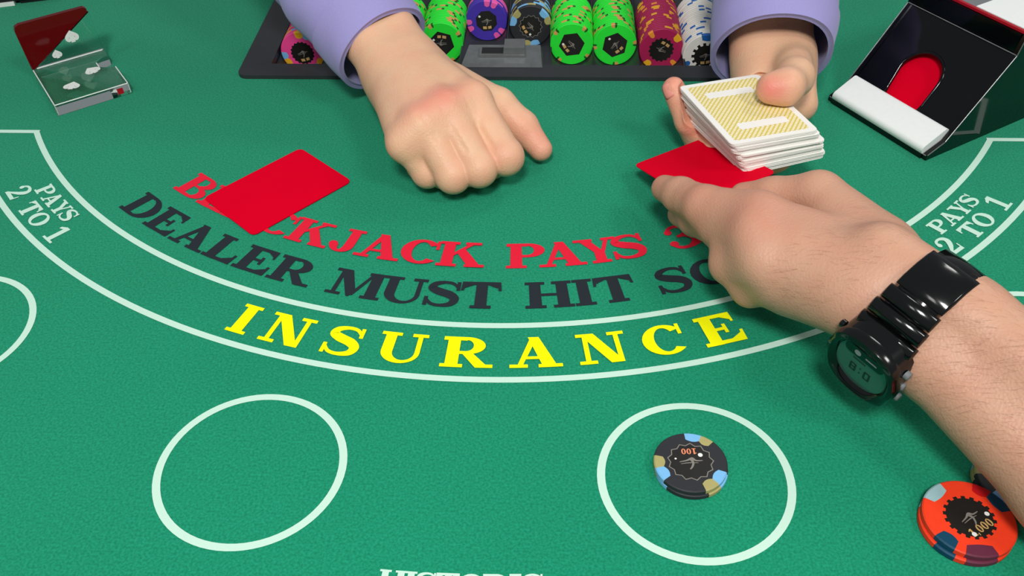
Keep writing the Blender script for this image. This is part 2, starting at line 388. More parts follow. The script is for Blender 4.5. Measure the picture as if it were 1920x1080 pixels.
# ------------------------------------------------------------------ distance-field bodies
class Body:
    """smooth union of tapered limbs, meshed with surface nets into one continuous skin"""
    def __init__(self): self.groups = {}; self.order = []

    def add(self, g, a, b, ra, rb=None, k=0.005):
        if g not in self.groups: self.groups[g] = []; self.order.append(g)
        self.groups[g].append((np.array(a, float), np.array(b, float), ra, ra if rb is None else rb, k))

    def chain(self, g, pts, rad, k=0.003):
        for i in range(len(pts) - 1): self.add(g, pts[i], pts[i + 1], rad[i], rad[i + 1], k)

    def mesh(self, vs, kjoin, cuts=(), floor=None, clip=None, smooth=3):
        allp = [(a, r) for g in self.groups.values() for (a, b, r, rb, k) in g] + [(b, rb) for g in self.groups.values() for (a, b, r, rb, k) in g]
        lo = np.min([a - r for a, r in allp], 0) - 3 * vs - 0.004
        hi = np.max([a + r for a, r in allp], 0) + 3 * vs + 0.004
        n = np.ceil((hi - lo) / vs).astype(int) + 1
        ax = [(lo[i] + vs * np.arange(n[i])).astype(np.float32) for i in range(3)]

        def prim(F, a, b, ra, rb, k, mode=1):
            m = max(ra, rb) + 0.016
            s0 = np.maximum(((np.minimum(a, b) - m - lo) / vs).astype(int), 0)
            s1 = np.minimum(((np.maximum(a, b) + m - lo) / vs).astype(int) + 1, n)
            if np.any(s1 <= s0): return
            sl = tuple(slice(s0[i], s1[i]) for i in range(3))
            X, Y, Z = ax[0][sl[0]][:, None, None], ax[1][sl[1]][None, :, None], ax[2][sl[2]][None, None, :]
            d = (b - a).astype(np.float32); L2 = float(d @ d) + 1e-12
            px, py, pz = X - np.float32(a[0]), Y - np.float32(a[1]), Z - np.float32(a[2])
            t = np.clip((px * d[0] + py * d[1] + pz * d[2]) / np.float32(L2), 0, 1)
            D = np.sqrt((px - t * d[0]) ** 2 + (py - t * d[1]) ** 2 + (pz - t * d[2]) ** 2) - (np.float32(ra) + t * np.float32(rb - ra))
            f = F[sl]
            if mode == 1:
                h = np.clip(0.5 + 0.5 * (f - D) / k, 0, 1); F[sl] = f * (1 - h) + D * h - k * h * (1 - h)
            else:
                h = np.clip(0.5 - 0.5 * (f + D) / k, 0, 1); F[sl] = f * (1 - h) - D * h + k * h * (1 - h)
        tot = None
        for g in self.order:
            F = np.full(tuple(n), 0.05, np.float32)
            for p in self.groups[g]: prim(F, *p)
            if tot is None: tot = F
            else:
                k = kjoin.get(g, 0.004)
                h = np.clip(0.5 + 0.5 * (tot - F) / k, 0, 1); tot = tot * (1 - h) + F * h - k * h * (1 - h)
        for c in cuts: prim(tot, np.array(c[0], float), np.array(c[1], float), c[2], c[3], c[4], 2)
        X, Y, Z = ax[0][:, None, None], ax[1][None, :, None], ax[2][None, None, :]
        if floor is not None: tot = np.maximum(tot, np.float32(floor) - Z)
        if clip is not None:
            for p, nn in clip: tot = np.maximum(tot, (X - p[0]) * nn[0] + (Y - p[1]) * nn[1] + (Z - p[2]) * nn[2]).astype(np.float32)
        return surface_nets(tot, lo, vs, smooth)


def surface_nets(F, lo, vs, smooth):
    ins = F < 0
    nx, ny, nz = F.shape
    cnt = np.zeros((nx - 1, ny - 1, nz - 1), np.int8)
    offs = [(i, j, k) for i in (0, 1) for j in (0, 1) for k in (0, 1)]
    for i, j, k in offs: cnt += ins[i:nx - 1 + i, j:ny - 1 + j, k:nz - 1 + k]
    act = np.argwhere((cnt > 0) & (cnt < 8))
    vid = np.full(cnt.shape, -1, np.int64); vid[tuple(act.T)] = np.arange(len(act))
    val = {o: F[act[:, 0] + o[0], act[:, 1] + o[1], act[:, 2] + o[2]] for o in offs}
    acc = np.zeros((len(act), 3)); num = np.zeros(len(act))
    for o in offs:
        for x in range(3):
            if o[x] == 0:
                o2 = list(o); o2[x] = 1; o2 = tuple(o2)
                a, b = val[o], val[o2]; m = (a < 0) != (b < 0)
                t = np.where(m, a / np.where(m, a - b, 1), 0)
                p = np.array(o, float)[None].repeat(len(act), 0); p[:, x] += t
                acc[m] += p[m]; num[m] += 1
    V = lo + vs * (act + acc / num[:, None])
    faces = []
    for x in range(3):
        y, z = (x + 1) % 3, (x + 2) % 3
        sl0 = [slice(None)] * 3; sl1 = [slice(None)] * 3
        sl0[x] = slice(0, -1); sl1[x] = slice(1, None)
        A, B = ins[tuple(sl0)], ins[tuple(sl1)]
        e = np.argwhere(A != B)
        ok = (e[:, y] > 0) & (e[:, z] > 0) & (e[:, y] < F.shape[y] - 1) & (e[:, z] < F.shape[z] - 1)
        e = e[ok]
        flip = ~A[tuple(e.T)]
        q = []
        for dy, dz in ((1, 1), (0, 1), (0, 0), (1, 0)):
            c = e.copy(); c[:, y] -= dy; c[:, z] -= dz; q.append(vid[tuple(c.T)])
        q = np.stack(q, 1); q[flip] = q[flip][:, ::-1]
        faces.append(q)
    Fc = np.concatenate(faces)
    E = np.concatenate([Fc[:, [0, 1]], Fc[:, [1, 2]], Fc[:, [2, 3]], Fc[:, [3, 0]]])
    E = np.concatenate([E, E[:, ::-1]])
    deg = np.bincount(E[:, 0], minlength=len(V))[:, None]
    for it in range(smooth):
        for lam in (0.55, -0.45) if it else (0.5,):
            S = np.stack([np.bincount(E[:, 0], weights=V[E[:, 1], c], minlength=len(V)) for c in range(3)], 1)
            V = V + lam * (S / deg - V)
    return V, Fc


def skin_object(name, V, F, mat, parent, flush, origin):
    me = bpy.data.meshes.new(name)
    me.vertices.add(len(V)); me.vertices.foreach_set('co', (V - origin).astype(np.float32).ravel())
    me.loops.add(F.size); me.loops.foreach_set('vertex_index', F.astype(np.int32).ravel())
    me.polygons.add(len(F)); me.polygons.foreach_set('loop_start', np.arange(0, F.size, 4, dtype=np.int32))
    me.polygons.foreach_set('use_smooth', np.ones(len(F), dtype=bool))
    me.update(calc_edges=True); me.validate()
    a = me.attributes.new('flush', 'FLOAT', 'POINT')
    f = np.zeros(len(V))
    for p, r, s in flush: f += s * np.exp(-((V - np.array(p)) ** 2).sum(1) / (r * r))
    a.data.foreach_set('value', f.astype(np.float32))
    return link(name, me, mat, parent)


# ------------------------------------------------------------------ floor and table
bm = box_bm(-2.5, -2.0, -0.80, 2.5, 3.5, -0.76)
fl = from_bm('floor', bm, CARPET); tag(fl, 'dark red carpet floor under the card table', kind='structure')

TA = -0.0645
TX = np.array([math.cos(TA), math.sin(TA), 0]); TY = np.array([-math.sin(TA), math.cos(TA), 0]); TO = np.array([0.01203, 0.83202, 0])


def tw(u, v, z=0.0): return TO + TX * u + TY * v + np.array([0, 0, z])
def loc_uv(p): q = np.array(p) - TO; return float(q @ TX), float(q @ TY)


TABLE = empty('blackjack_table', tuple(TO), (0, 0, TA), 'green felt blackjack table printed with white arcs, betting circles and payout lettering', 'table')
TR_U0, TR_U1, TR_V0, TR_V1 = -0.2365, 0.2305, -0.1434, 0.105
EDGE_V, R_FELT = 0.12, 0.72
poly = []
for k in range(73):
    a = math.radians(-90 + 180 * k / 72)
    poly.append((R_FELT * math.sin(a), -R_FELT * math.cos(a)))
poly = [(-R_FELT, EDGE_V)] + poly + [(R_FELT, EDGE_V), (TR_U1 - 0.004, EDGE_V), (TR_U1 - 0.004, TR_V0 + 0.004), (TR_U0 + 0.004, TR_V0 + 0.004), (TR_U0 + 0.004, EDGE_V)]
from_bm('felt_top', prism_bm(poly, -0.012, 0.0), FELT, TABLE)
sl = [(x * 1.0, y) for x, y in poly]
from_bm('tabletop_board', prism_bm(sl, -0.034, -0.0125), BLACK_PLAIN, TABLE)
rail = [(0.765 * math.sin(math.radians(a)), -0.765 * math.cos(math.radians(a)), 0.012) for a in np.linspace(-90, 90, 49)]
rail = [(-0.765, EDGE_V, 0.012)] + rail + [(0.765, EDGE_V, 0.012)]
from_bm('padded_rail', tube_bm(rail, 0.042, 14), BLACK_RAIL, TABLE, True)
from_bm('pedestal', tube_bm([(0, -0.25, -0.76), (0, -0.25, -0.735), (0, -0.25, -0.72), (0, -0.25, -0.0345)], [0.3, 0.3, 0.07, 0.07], 24), BLACK_PLAIN, TABLE)

ZP = 0.0003


def arc_band(name, r, a0, a1, w, n=96):
    V, F = [], []
    for k in range(n + 1):
        a = math.radians(a0 + (a1 - a0) * k / n)
        for q in (r - w / 2, r + w / 2): V.append((q * math.sin(a), -q * math.cos(a), ZP + 2e-5))
    for k in range(n): F.append((2 * k, 2 * k + 1, 2 * k + 3, 2 * k + 2))
    return from_data(name, V, F, LINE, TABLE)


LW = 0.0045
R1, R2 = 0.4441, 0.4898
a1 = math.degrees(math.acos(0.229 / R1)); a2 = math.degrees(math.acos(0.229 / R2))
arc_band('printed_arc', R1, -a1, a1, LW)
arc_band('printed_arc', R2, -a2, a2, LW)
for s in (-1, 1):
    x0, x1 = s * R1 * math.sin(math.radians(a1)), s * R2 * math.sin(math.radians(a2))
    x0 -= s * LW * 0.55; x1 += s * LW * 0.55
    from_data('printed_line', [(x0, -0.229 - LW / 2, ZP), (x1, -0.229 - LW / 2, ZP), (x1, -0.229 + LW / 2, ZP), (x0, -0.229 + LW / 2, ZP)], [(0, 1, 2, 3)], LINE, TABLE)
for a in (-61.25, -36.75, -12.25, 12.25, 36.75, 61.25):
    cx, cy = 0.5703 * math.sin(math.radians(a)), -0.5703 * math.cos(math.radians(a))
    V, F = [], []
    for k in range(72):
        t = 2 * math.pi * k / 72
        for q in (0.0483, 0.0527): V.append((cx + q * math.cos(t), cy + q * math.sin(t), ZP))
    for k in range(72): j = (k + 1) % 72; F.append((2 * k, 2 * k + 1, 2 * j + 1, 2 * j))
    from_data('betting_circle', V, F, LINE, TABLE)


def arc_text(line, r_base, cap, a0, a1, mat):
    """lettering on an arc, one mesh per word; letters stand towards the dealer side"""
    span = math.radians(a1 - a0)
    stretch = 1.13
    W = span * (r_base - cap * 0.35) / (cap * stretch)
    track = (W - sum(GL[c][1] for c in line)) / max(1, len(line) - 1)
    x = 0.0
    for word in line.split(' '):
        polys, w = text_polys(word, None, track)
        big = 1.2 if line == '2 TO 1' and word in '21' else 1.0
        arc_word(word, polys, r_base, cap * big, math.radians(a0), span / W, x, mat)
        x += w + GL[' '][1] + 2 * track


def arc_word(word, polys, r_base, cap, a_0, per, x0, mat):
    V, F = [], []
    for p in polys:
        i = len(V)
        for x, y in p:
            a = a_0 + per * (x + x0); r = r_base - cap * y
            V.append((r * math.sin(a), -r * math.cos(a), ZP + 0.0001 + 4e-6 * len(F)))
        F.append(tuple(range(i, i + len(p))))
    me_o = from_data('lettering', V, F, mat, TABLE)
    bmx = bmesh.new(); bmx.from_mesh(me_o.data)
    for f in bmx.faces:
        f.normal_update()
        if f.normal.z < 0: f.normal_flip()
    bmx.to_mesh(me_o.data); bmx.free()
    colour = mat.name.split('_')[0]
    tag(me_o, f'{colour} printed word {word} on the green felt')


arc_text('INSURANCE', 0.4808, 0.0256, -20.0, 20.0, INK_YELLOW)
for wd, b0, b1 in (('DEALER', -40.2, -16.3), ('MUST', -14.6, 1.3), ('HIT', 3.4, 13.4), ('SOFT', 15.3, 30.0), ('17', 33.6, 39.6)): arc_text(wd, 0.4290, 0.0250, b0, b1, INK_BLACK)
for wd, b0, b1 in (('BLACKJACK', -38.8, -0.6), ('PAYS', 1.6, 16.3), ('3', 18.6, 22.0), ('TO', 24.6, 31.0), ('2', 34.0, 37.6)): arc_text(wd, 0.3895, 0.0256, b0, b1, INK_RED)
arc_text('HISTORIC', 0.6298, 0.0110, -3.75, 3.75, LINE)
for s in (-1, 1):
    arc_text('PAYS', 0.4655, 0.0130, s * 45.15 - 3.4, s * 45.15 + 3.4, LINE)
    arc_text('2 TO 1', 0.4835, 0.0145, s * 45.0 - 5.0, s * 45.0 + 5.0, LINE)

# ------------------------------------------------------------------ chip tray
TRAY = empty('chip_tray', tuple(TO), (0, 0, TA), 'black plastic dealer chip tray recessed at the top edge of the table', 'tray')
COLS = {}   # name: (u, v of front face)
for nm, px in {'pink': (567, 98), 'hidden': (655, 90), 'green1': (753, 60), 'green2': (828, 80), 'purple': (912, 38), 'black': (995, 48), 'green3': (1072, 82), 'green4': (1153, 83), 'maroon': (1240, 92), 'white': (1322, 103)}.items():
    COLS[nm] = loc_uv(at(*px, 0.0))
us = sorted(c[0] for c in COLS.values())
RIM = 0.0035
bm = bmesh.new()
v_in = -0.1228
rim = rounded_rect(TR_U1 - TR_U0, TR_V1 - TR_V0, 0.008, 5)
cu, cv = (TR_U0 + TR_U1) / 2, (TR_V0 + TR_V1) / 2
u_l, u_r = us[0] - 0.0215, us[-1] + 0.0215
inner = [(u_l, v_in), (u_r, v_in), (u_r, 0.085), (u_l, 0.085)]
outer = [(cu + x, cv + y) for x, y in rim]
# rim plate with the opening for the channels
ov_t = [bm.verts.new((x, y, RIM)) for x, y in outer]; ov_b = [bm.verts.new((x, y, 0.0002)) for x, y in outer]
iv_t = [bm.verts.new((x, y, RIM)) for x, y in inner]; iv_b = [bm.verts.new((x, y, -0.004)) for x, y in inner]
n = len(outer)
for i in range(n): bm.faces.new((ov_b[i], ov_b[(i + 1) % n], ov_t[(i + 1) % n], ov_t[i]))
# corners of outer come in groups of 5: right-top, left-top, left-bottom, right-bottom
grp = {'rt': ov_t[0:5], 'lt': ov_t[5:10], 'lb': ov_t[10:15], 'rb': ov_t[15:20]}
il, ir, irt, ilt = iv_t
bm.faces.new(grp['lb'][2:] + grp['rb'][:3] + [ir, il])
bm.faces.new(grp['rb'][2:] + grp['rt'][:3] + [irt, ir])
bm.faces.new(grp['rt'][2:] + grp['lt'][:3] + [ilt, irt])
bm.faces.new(grp['lt'][2:] + grp['lb'][:3] + [il, ilt])
for i in range(4): bm.faces.new((iv_t[i], iv_t[(i + 1) % 4], iv_b[(i + 1) % 4], iv_b[i]))
bmesh.ops.bevel(bm, geom=[e for e in bm.edges if all(abs(v.co.z - RIM) < 1e-6 for v in e.verts) and len(e.link_faces) == 2 and e.calc_face_angle(0) > 0.5], offset=0.0016, segments=2, affect='EDGES')
from_bm('rim', bm, BLACK_TRAY, TRAY)
# half-round channels
CH_R = 0.0204
for i, u0 in enumerate(us):
    vf = sorted(COLS.values())[i][1]
    start = min(vf - 0.004, -0.02)
    V, F = [], []
    prof = [(u0 + CH_R * math.cos(t), -CH_R * math.sin(t) - 0.0005) for t in np.linspace(0.12, math.pi - 0.12, 13)]
    vb = max(v_in, start)
    slope = max(v_in, vb - 0.030)
    for vv, mode in ((v_in, 0), (slope, 1), (vb, 2), (0.085, 2)):
        for (x, z) in prof:
            if mode == 2: zz = z
            else: zz = -0.0028 if mode == 0 else max(z, -0.0035)
            V.append((x, vv, zz))
    for a in range(3):
        for k in range(12): F.append((a * 13 + k, a * 13 + k + 1, (a + 1) * 13 + k + 1, (a + 1) * 13 + k))
    from_data('channel', V, F, BLACK_TRAY, TRAY, True)
for a, b in zip([u_l - 0.02] + us, us + [u_r + 0.02]):
    m = (a + b) / 2
    if a < us[0]: m = us[0] - 0.0208
    if b > us[-1]: m = us[-1] + 0.0208
    from_bm('divider', box_bm(m - 0.0006, v_in + 0.001, -0.03, m + 0.0006, 0.084, -0.0035), BLACK_TRAY, TRAY)
from_bm('underside', box_bm(u_l, v_in, -0.034, u_r, 0.085, -0.0305), BLACK_TRAY, TRAY)

# lock plate in front of the purple and black columns
LK = empty('tray_lock', tuple(tw((COLS['purple'][0] + COLS['black'][0]) / 2 - 0.001, 0, 0)), (0, 0, TA), 'smoky grey plastic tray lock with steel latch before purple and black columns', 'lock')
va, vb_ = loc_uv(at(945, 128, 0.004))[1], loc_uv(at(945, 88, 0.004))[1]
bm = bmesh.new()
bl = [(-0.0375, va), (0.0365, va), (0.0345, vb_), (-0.0335, vb_)]
lo = [bm.verts.new((x, y, -0.0025)) for x, y in bl]
tp = [bm.verts.new((x * 0.94, y + (0.004 if i < 2 else -0.001), 0.0065)) for i, (x, y) in enumerate(bl)]
bm.faces.new(lo[::-1]); bm.faces.new(tp)
for i in range(4): bm.faces.new((lo[i], lo[(i + 1) % 4], tp[(i + 1) % 4], tp[i]))
bevel(bm, 0.0012, 2)
from_bm('lock_plate', bm, LOCK_GREY, LK)
vm = va * 0.42 + vb_ * 0.58
from_bm('latch_slot', bevel(box_bm(-0.021, vm - 0.008, 0.0066, 0.020, vm + 0.008, 0.0088), 0.0006), STEEL, LK)
from_bm('latch_recess', box_bm(-0.019, vm - 0.005, 0.0089, 0.0, vm + 0.005, 0.0092), BLACK_PLAIN, LK)
from_bm('latch_knob', bevel(box_bm(0.001, vm - 0.0075, 0.0089, 0.019, vm + 0.0095, 0.0150), 0.0014), STEEL, LK)

# ------------------------------------------------------------------ poker chips
CHR, CHT = 0.0196, 0.0033
CLAY = {k: material(k + '_clay', srgb(*c), 0.55, 0.06, 300, spec=0.3) for k, c in {
    'green': (40, 228, 58), 'pink': (240, 72, 148), 'purple': (70, 52, 168), 'black': (44, 46, 50), 'maroon': (172, 34, 84), 'white': (226, 224, 216),
    'orange': (240, 62, 30), 'tan': (206, 156, 84), 'darkgreen': (22, 96, 34), 'skyblue': (120, 182, 228), 'olive': (168, 160, 104), 'rose': (232, 92, 170),
    'yellow': (236, 176, 40), 'amber': (238, 150, 52), 'blue': (36, 100, 176), 'navy': (14, 66, 92), 'plum': (98, 40, 62), 'mist': (152, 186, 190), 'deepred': (196, 14, 22)}.items()}
INLAY = material('dark_inlay', srgb(30, 30, 28), 0.35, 0.2, 300, spec=0.5)
GOLD_INK = material('gold_ink', srgb(196, 160, 100), 0.45, 0.1, 300)
GREY_INK = material('grey_ink', srgb(128, 124, 116), 0.45, 0.1, 300)
COPPER_INK = material('copper_ink', srgb(232, 138, 100), 0.45, 0.1, 300)
DOT = material('holographic_dot', srgb(230, 232, 226), 0.3, 0.05, 300)
NSEG = 48


def chip_mesh(name, side_pattern):
    """one chip; side_pattern: list of NSEG material indices; axis z, lies between 0 and CHT"""
    V, F, fm = [], [], []
    rings = [(CHR - 0.0006, 0), (CHR, 0.0005), (CHR, CHT - 0.0005), (CHR - 0.0006, CHT), (CHR - 0.0058, CHT)]
    for r, z in rings:
        for k in range(NSEG):
            a = 2 * math.pi * k / NSEG; V.append((r * math.cos(a), r * math.sin(a), z))
    for i in range(4):
        for k in range(NSEG):
            j = (k + 1) % NSEG
            F.append((i * NSEG + k, i * NSEG + j, (i + 1) * NSEG + j, (i + 1) * NSEG + k)); fm.append(side_pattern[k])
    F.append(tuple(range(NSEG))[::-1]); fm.append(0)
    F.append(tuple(range(4 * NSEG, 5 * NSEG))); fm.append(0)
    me = bpy.data.meshes.new(name)
    me.from_pydata(V, [], F); me.polygons.foreach_set('material_index', np.array(fm, np.int32)); me.update()
    return me


def spot_bm(a0, a1, r_in=0.0136, oval=False):
    """edge spot: an annular wedge wrapped round the rim, a hair proud of the clay"""
    bm = bmesh.new(); n = max(3, int((a1 - a0) / 6)); e = 0.00007
    prof = lambda b: [(b, CHT + e), (CHR - 0.0006, CHT + e), (CHR + e, CHT - 0.0005), (CHR + e, 0.0005)]
    rows = []
    for k in range(n + 1):
        t = math.radians(a0 + (a1 - a0) * k / n)
        b = r_in + (0.0014 * (2 * k / n - 1) ** 2)
        rows.append([bm.verts.new((r * math.cos(t), r * math.sin(t), z)) for r, z in prof(b)])
    for p, q in zip(rows, rows[1:]):
        for i in range(3): bm.faces.new((p[i], p[i + 1], q[i + 1], q[i]))
    return bm


def gear(r, amp, n, sharp=False):
    pts = []
    for k in range(n):
        if sharp:
            for f, q in ((0.0, r + amp), (0.5, r - amp)): pts.append(((k + f) / n, q))
        else:
            for f, q in ((0.05, r + amp), (0.5, r + amp), (0.55, r - amp), (1.0, r - amp)): pts.append(((k + f) / n, q))
    return [(q * math.cos(2 * math.pi * f), q * math.sin(2 * math.pi * f)) for f, q in pts]


def flat_print(name, polys, z, mat, parent, ang=0.0):
    V, F = [], []
    c, s = math.cos(ang), math.sin(ang)
    for p in polys:
        i = len(V); V += [(x * c - y * s, x * s + y * c, z + 1e-6 * len(F)) for x, y in p]; F.append(tuple(range(i, i + len(p))))
    return from_data(name, V, F, mat, parent)


def emblem(sc=1.0):
    """small winged mark printed at the middle of a chip"""
    P = g_stroke([(-0.006, 0.0), (-0.002, 0.0008), (0.001, 0.002), (0.003, 0.0005), (0.0065, 0.0005)], [0.0004, 0.0009, 0.0016, 0.0009, 0.0004], 4)
    P += g_stroke([(0.0005, 0.0015), (0.0012, -0.001), (0.0003, -0.0035), (-0.001, -0.005)], [0.0018, 0.0012, 0.001, 0.0006], 4)
    P += g_stroke([(-0.0055, -0.0013), (-0.001, -0.0008), (0.004, -0.0010)], [0.0003, 0.0006, 0.0003], 3)
    return [[(x * sc, y * sc) for x, y in p] for p in P]


def chip(kind, base, spots, inlay, parentloc, label, group=None, number=None, nang=0.0, ink=GOLD_INK, outline=False, dots=()):
    """a chip with its parts; spots: list of (start angle, end angle, material)"""
    o = link('poker_chip', chip_mesh('poker_chip', [0] * NSEG), CLAY[base])
    tag(o, label, 'poker chip', group)
    for a0, a1, m in spots: from_bm('edge_spot', spot_bm(a0, a1, 0.0160 if base == 'green' else 0.0136), CLAY[m], o)
    poly, imat = inlay
    if poly:
        il = flat_print('inlay', [poly], CHT + 0.00006, imat, o)
        if outline:
            n = len(poly); P = []
            for i in range(n):
                a, b = poly[i], poly[(i + 1) % n]
                P.append([a, b, (b[0] * 0.95, b[1] * 0.95), (a[0] * 0.95, a[1] * 0.95)])
            flat_print('outline', P, CHT + 0.00010, GREY_INK, il)
        flat_print('emblem', emblem(1.0 if number == '100' else 0.8), CHT + 0.00012, GREY_INK, il, nang - (math.pi if number == '100' else 0))
        if number:
            polys, w = text_polys(number, None, 0.12)
            h_ = 0.0038 if len(number) < 4 else 0.0040
            P = [[((x - w / 2) * h_ * 0.85, y * h_ - (0.0087 if len(number) < 4 else 0.0080)) for x, y in p] for p in polys]
            flat_print('number', P, CHT + 0.00012, ink, il, nang)
        else:
            flat_print('number', [[(-0.004, -0.0075), (-0.0005, -0.0078), (-0.0005, -0.0052), (-0.004, -0.0049)], [(0.0008, -0.0078), (0.004, -0.0075), (0.004, -0.0049), (0.0008, -0.0052)]], CHT + 0.00012, ink, il, nang)
        for dx, dy, r in dots: flat_print('dot', g_disc(dx, dy, r), CHT + 0.00013, DOT, il)
    return o


HEX = [(0.0118 * math.cos(math.radians(60 * k + 30)), 0.0118 * math.sin(math.radians(60 * k + 30))) for k in range(6)]
OCT = [(0.0105 * math.cos(math.radians(45 * k + 22)), 0.0105 * math.sin(math.radians(45 * k + 22))) for k in range(8)]


def place_rack(o, u, v, spin, lean=0.0, z=0.0):
    """stand a chip on its edge in the tray: face towards the player"""
    Mx = Matrix.Translation(Vector(tw(u, v, z))) @ Matrix.Rotation(TA, 4, 'Z') @ Matrix.Rotation(math.radians(90) - lean, 4, 'X') @ Matrix.Rotation(spin, 4, 'Z')
    o.matrix_world = Mx @ Matrix.Translation((0, 0, -CHT))


def pat(spans):
    p = [0] * NSEG
    for a0, a1, m in spans:
        for k in range(int(a0 / 360 * NSEG), int(math.ceil(a1 / 360 * NSEG))): p[k % NSEG] = m
    return p


def visible_top(u, v):
    P = tw(u, v, 0.02); d = P - np.array([0, 0, CAM_H])
    return CY - F_PX * (d @ _u) / (d @ _fw)


GREEN_SPOTS = [(a + 6, a + 12, 'darkgreen') for a in (0, 90, 180, 270)] + [(a + 12, a + 22, 'tan') for a in (0, 90, 180, 270)]
SPOTS = {
    'green': GREEN_SPOTS,
    'pink': [(60, 82, 'skyblue'), (82, 106, 'yellow'), (180, 202, 'skyblue'), (202, 226, 'yellow'), (300, 322, 'skyblue'), (322, 346, 'yellow')],
    'purple': [(a, a + 17, 'rose') for a in (50, 72, 170, 192, 290, 312)],
    'black': [(0, 24, 'olive'), (24, 52, 'skyblue'), (120, 144, 'olive'), (144, 172, 'skyblue'), (240, 264, 'olive'), (264, 292, 'skyblue')],
    'maroon': [(28, 50, 'yellow'), (118, 132, 'amber'), (218, 240, 'yellow'), (308, 322, 'amber')],
    'white': [(64, 98, 'blue'), (190, 206, 'blue'), (310, 326, 'blue')],
}
INL = {'green': (HEX, INLAY), 'pink': (gear(0.0104, 0.0004, 18), INLAY), 'purple': (OCT, INLAY), 'black': (gear(0.0105, 0.0008, 14, True), INLAY),
       'maroon': (gear(0.0108, 0.0005, 16), INLAY), 'white': (gear(0.0108, 0.0012, 13), INLAY)}
WHERE = {
    'pink': 'at the left end', 'green1': 'beside the lavender sleeve', 'green2': 'right of the wrist',
    'purple': 'behind the tray lock', 'black': 'behind the tray lock', 'green3': 'right of the tray lock',
    'green4': 'next to the maroon column', 'maroon': 'beside the white column', 'white': 'beside the maroon column'}
ORD = dict(enumerate('zeroth second third fourth fifth sixth seventh eighth ninth tenth eleventh twelfth thirteenth fourteenth fifteenth sixteenth seventeenth eighteenth nineteenth twentieth twenty-first twenty-second twenty-third twenty-fourth twenty-fifth twenty-sixth twenty-seventh twenty-eighth twenty-ninth thirtieth'.split()))
SPIN = {'pink': -0.05, 'green1': 0.3, 'green2': 0.25, 'purple': 0.1, 'black': 2.2, 'green3': 0.65, 'green4': -0.15, 'maroon': 0.0, 'white': 0.15}
NUMANG = {'pink': 0.3, 'green2': 2.8, 'purple': 0.0, 'black': 3.0, 'green3': -1.6, 'green4': 0.9, 'maroon': 2.6}
for nm, where in WHERE.items():
    kind = nm.rstrip('1234')
    u, v = COLS[nm]
    zc = -0.0008
    front = chip('poker_chip', kind, SPOTS[kind], INL[kind], None, f'{kind} poker chip at the front of the {kind} tray column {where}', None, None, NUMANG.get(nm, 0.0), GOLD_INK, kind == 'black',
                 [(-0.006, 0.005, 0.0011)] if kind in ('green', 'purple', 'black') else ())
    place_rack(front, u, v, SPIN[nm], 0.0, zc)
    mats = [CLAY[kind]]; spans = []
    for a0, a1, m in SPOTS[kind]:
        if CLAY[m] not in mats: mats.append(CLAY[m])
        w_ = (a1 - a0) * (0.45 if kind in ('white', 'maroon') else 0.6 if kind == 'green' else 1.0)
        spans.append((a0, a0 + w_, mats.index(CLAY[m])))
    me = chip_mesh('poker_chip', pat(spans))
    for m in mats: me.materials.append(m)
    k = 1
    while True:
        ordn = ORD[k]
        vv = v + k * (CHT + 0.00005)
        if visible_top(u, vv) < -14 or vv > 0.08: break
        if nm == 'pink' and k > 14: break
        o = bpy.data.objects.new('poker_chip', me); COL.objects.link(o)
        spin = rng.uniform(0, 6.28)
        place_rack(o, u + rng.normal() * 0.00015, vv, spin, 0.0, zc)
        tag(o, f'{kind} poker chip, {ordn} from the front of the {kind} column {where}', 'poker chip', f'{kind} chips in the tray column {where}')
        k += 1
chips_on_table = []


def flat_stack(kind, pos, n, spin, spots, inl, lab_top, lab_low, group, number, nang, ink, outline, dots, scale=1.0, offs=None):
    for i in range(n):
        top = i == n - 1
        o = chip('poker_chip', kind, spots, inl if top else (None, None), None, lab_top if top else lab_low[i], group, number if top else None, nang, ink, outline, dots if top else ())
        o.scale = (scale, scale, scale)
        dx, dy = offs[i] if offs else (0, 0)
        o.location = (pos[0] + dx, pos[1] + dy, 0.0002 + i * CHT * scale)
        o.rotation_euler = (0, 0, spin + (0 if top else 0.08 + 0.05 * i))
        chips_on_table.append(o)


pb = at(1295, 866, 0.0066)
flat_stack('black', pb, 2, 0.0, [(42, 64, 'olive'), (64, 92, 'skyblue'), (165, 190, 'olive'), (190, 216, 'skyblue'), (285, 310, 'olive'), (310, 337, 'skyblue')],
           (gear(0.0118, 0.0008, 13, True), INLAY), 'black 100 chip with blue and olive edge spots topping the stack in the betting circle', ['black chip at the bottom of the two-chip stack in the betting circle'],
           'black chips in the betting circle', '100', math.pi, COPPER_INK, True, [(0.0058, 0.0042, 0.0013), (-0.0078, 0.0022, 0.0006)], 1.0, [(0.0006, -0.0006), (0, 0)])
po = at(1821, 966, 0.0098)
flat_stack('orange', po, 2, 0.0, [(110, 146, 'mist'), (205, 232, 'navy'), (245, 286, 'plum'), (8, 42, 'navy'), (42, 66, 'deepred')],
           (gear(0.0105, 0.0006, 18), INLAY), 'orange 1,000 chip with dark edge spots on top of the stack at lower right', ['orange chip under the topmost orange chip at lower right'],
           'orange chips beside the bare forearm', '1,000', 0.5, GOLD_INK, False, [(-0.0012, -0.0085, 0.0011), (0.0080, 0.0015, 0.0011)], 1.16, [(-0.0008, -0.0012), (0, 0)])
pk = at(1902, 893, 0.0066)
flat_stack('black', pk, 2, 0.4, [(100, 128, 'skyblue'), (128, 150, 'olive'), (190, 216, 'skyblue'), (310, 337, 'skyblue')], (gear(0.0118, 0.0008, 13, True), INLAY),
           'black chip with blue edge spot behind the orange stack under the forearm', ['lower black chip behind the orange stack under the forearm'], 'black chips under the forearm', None, 0.0, COPPER_INK, True, [], 1.0)

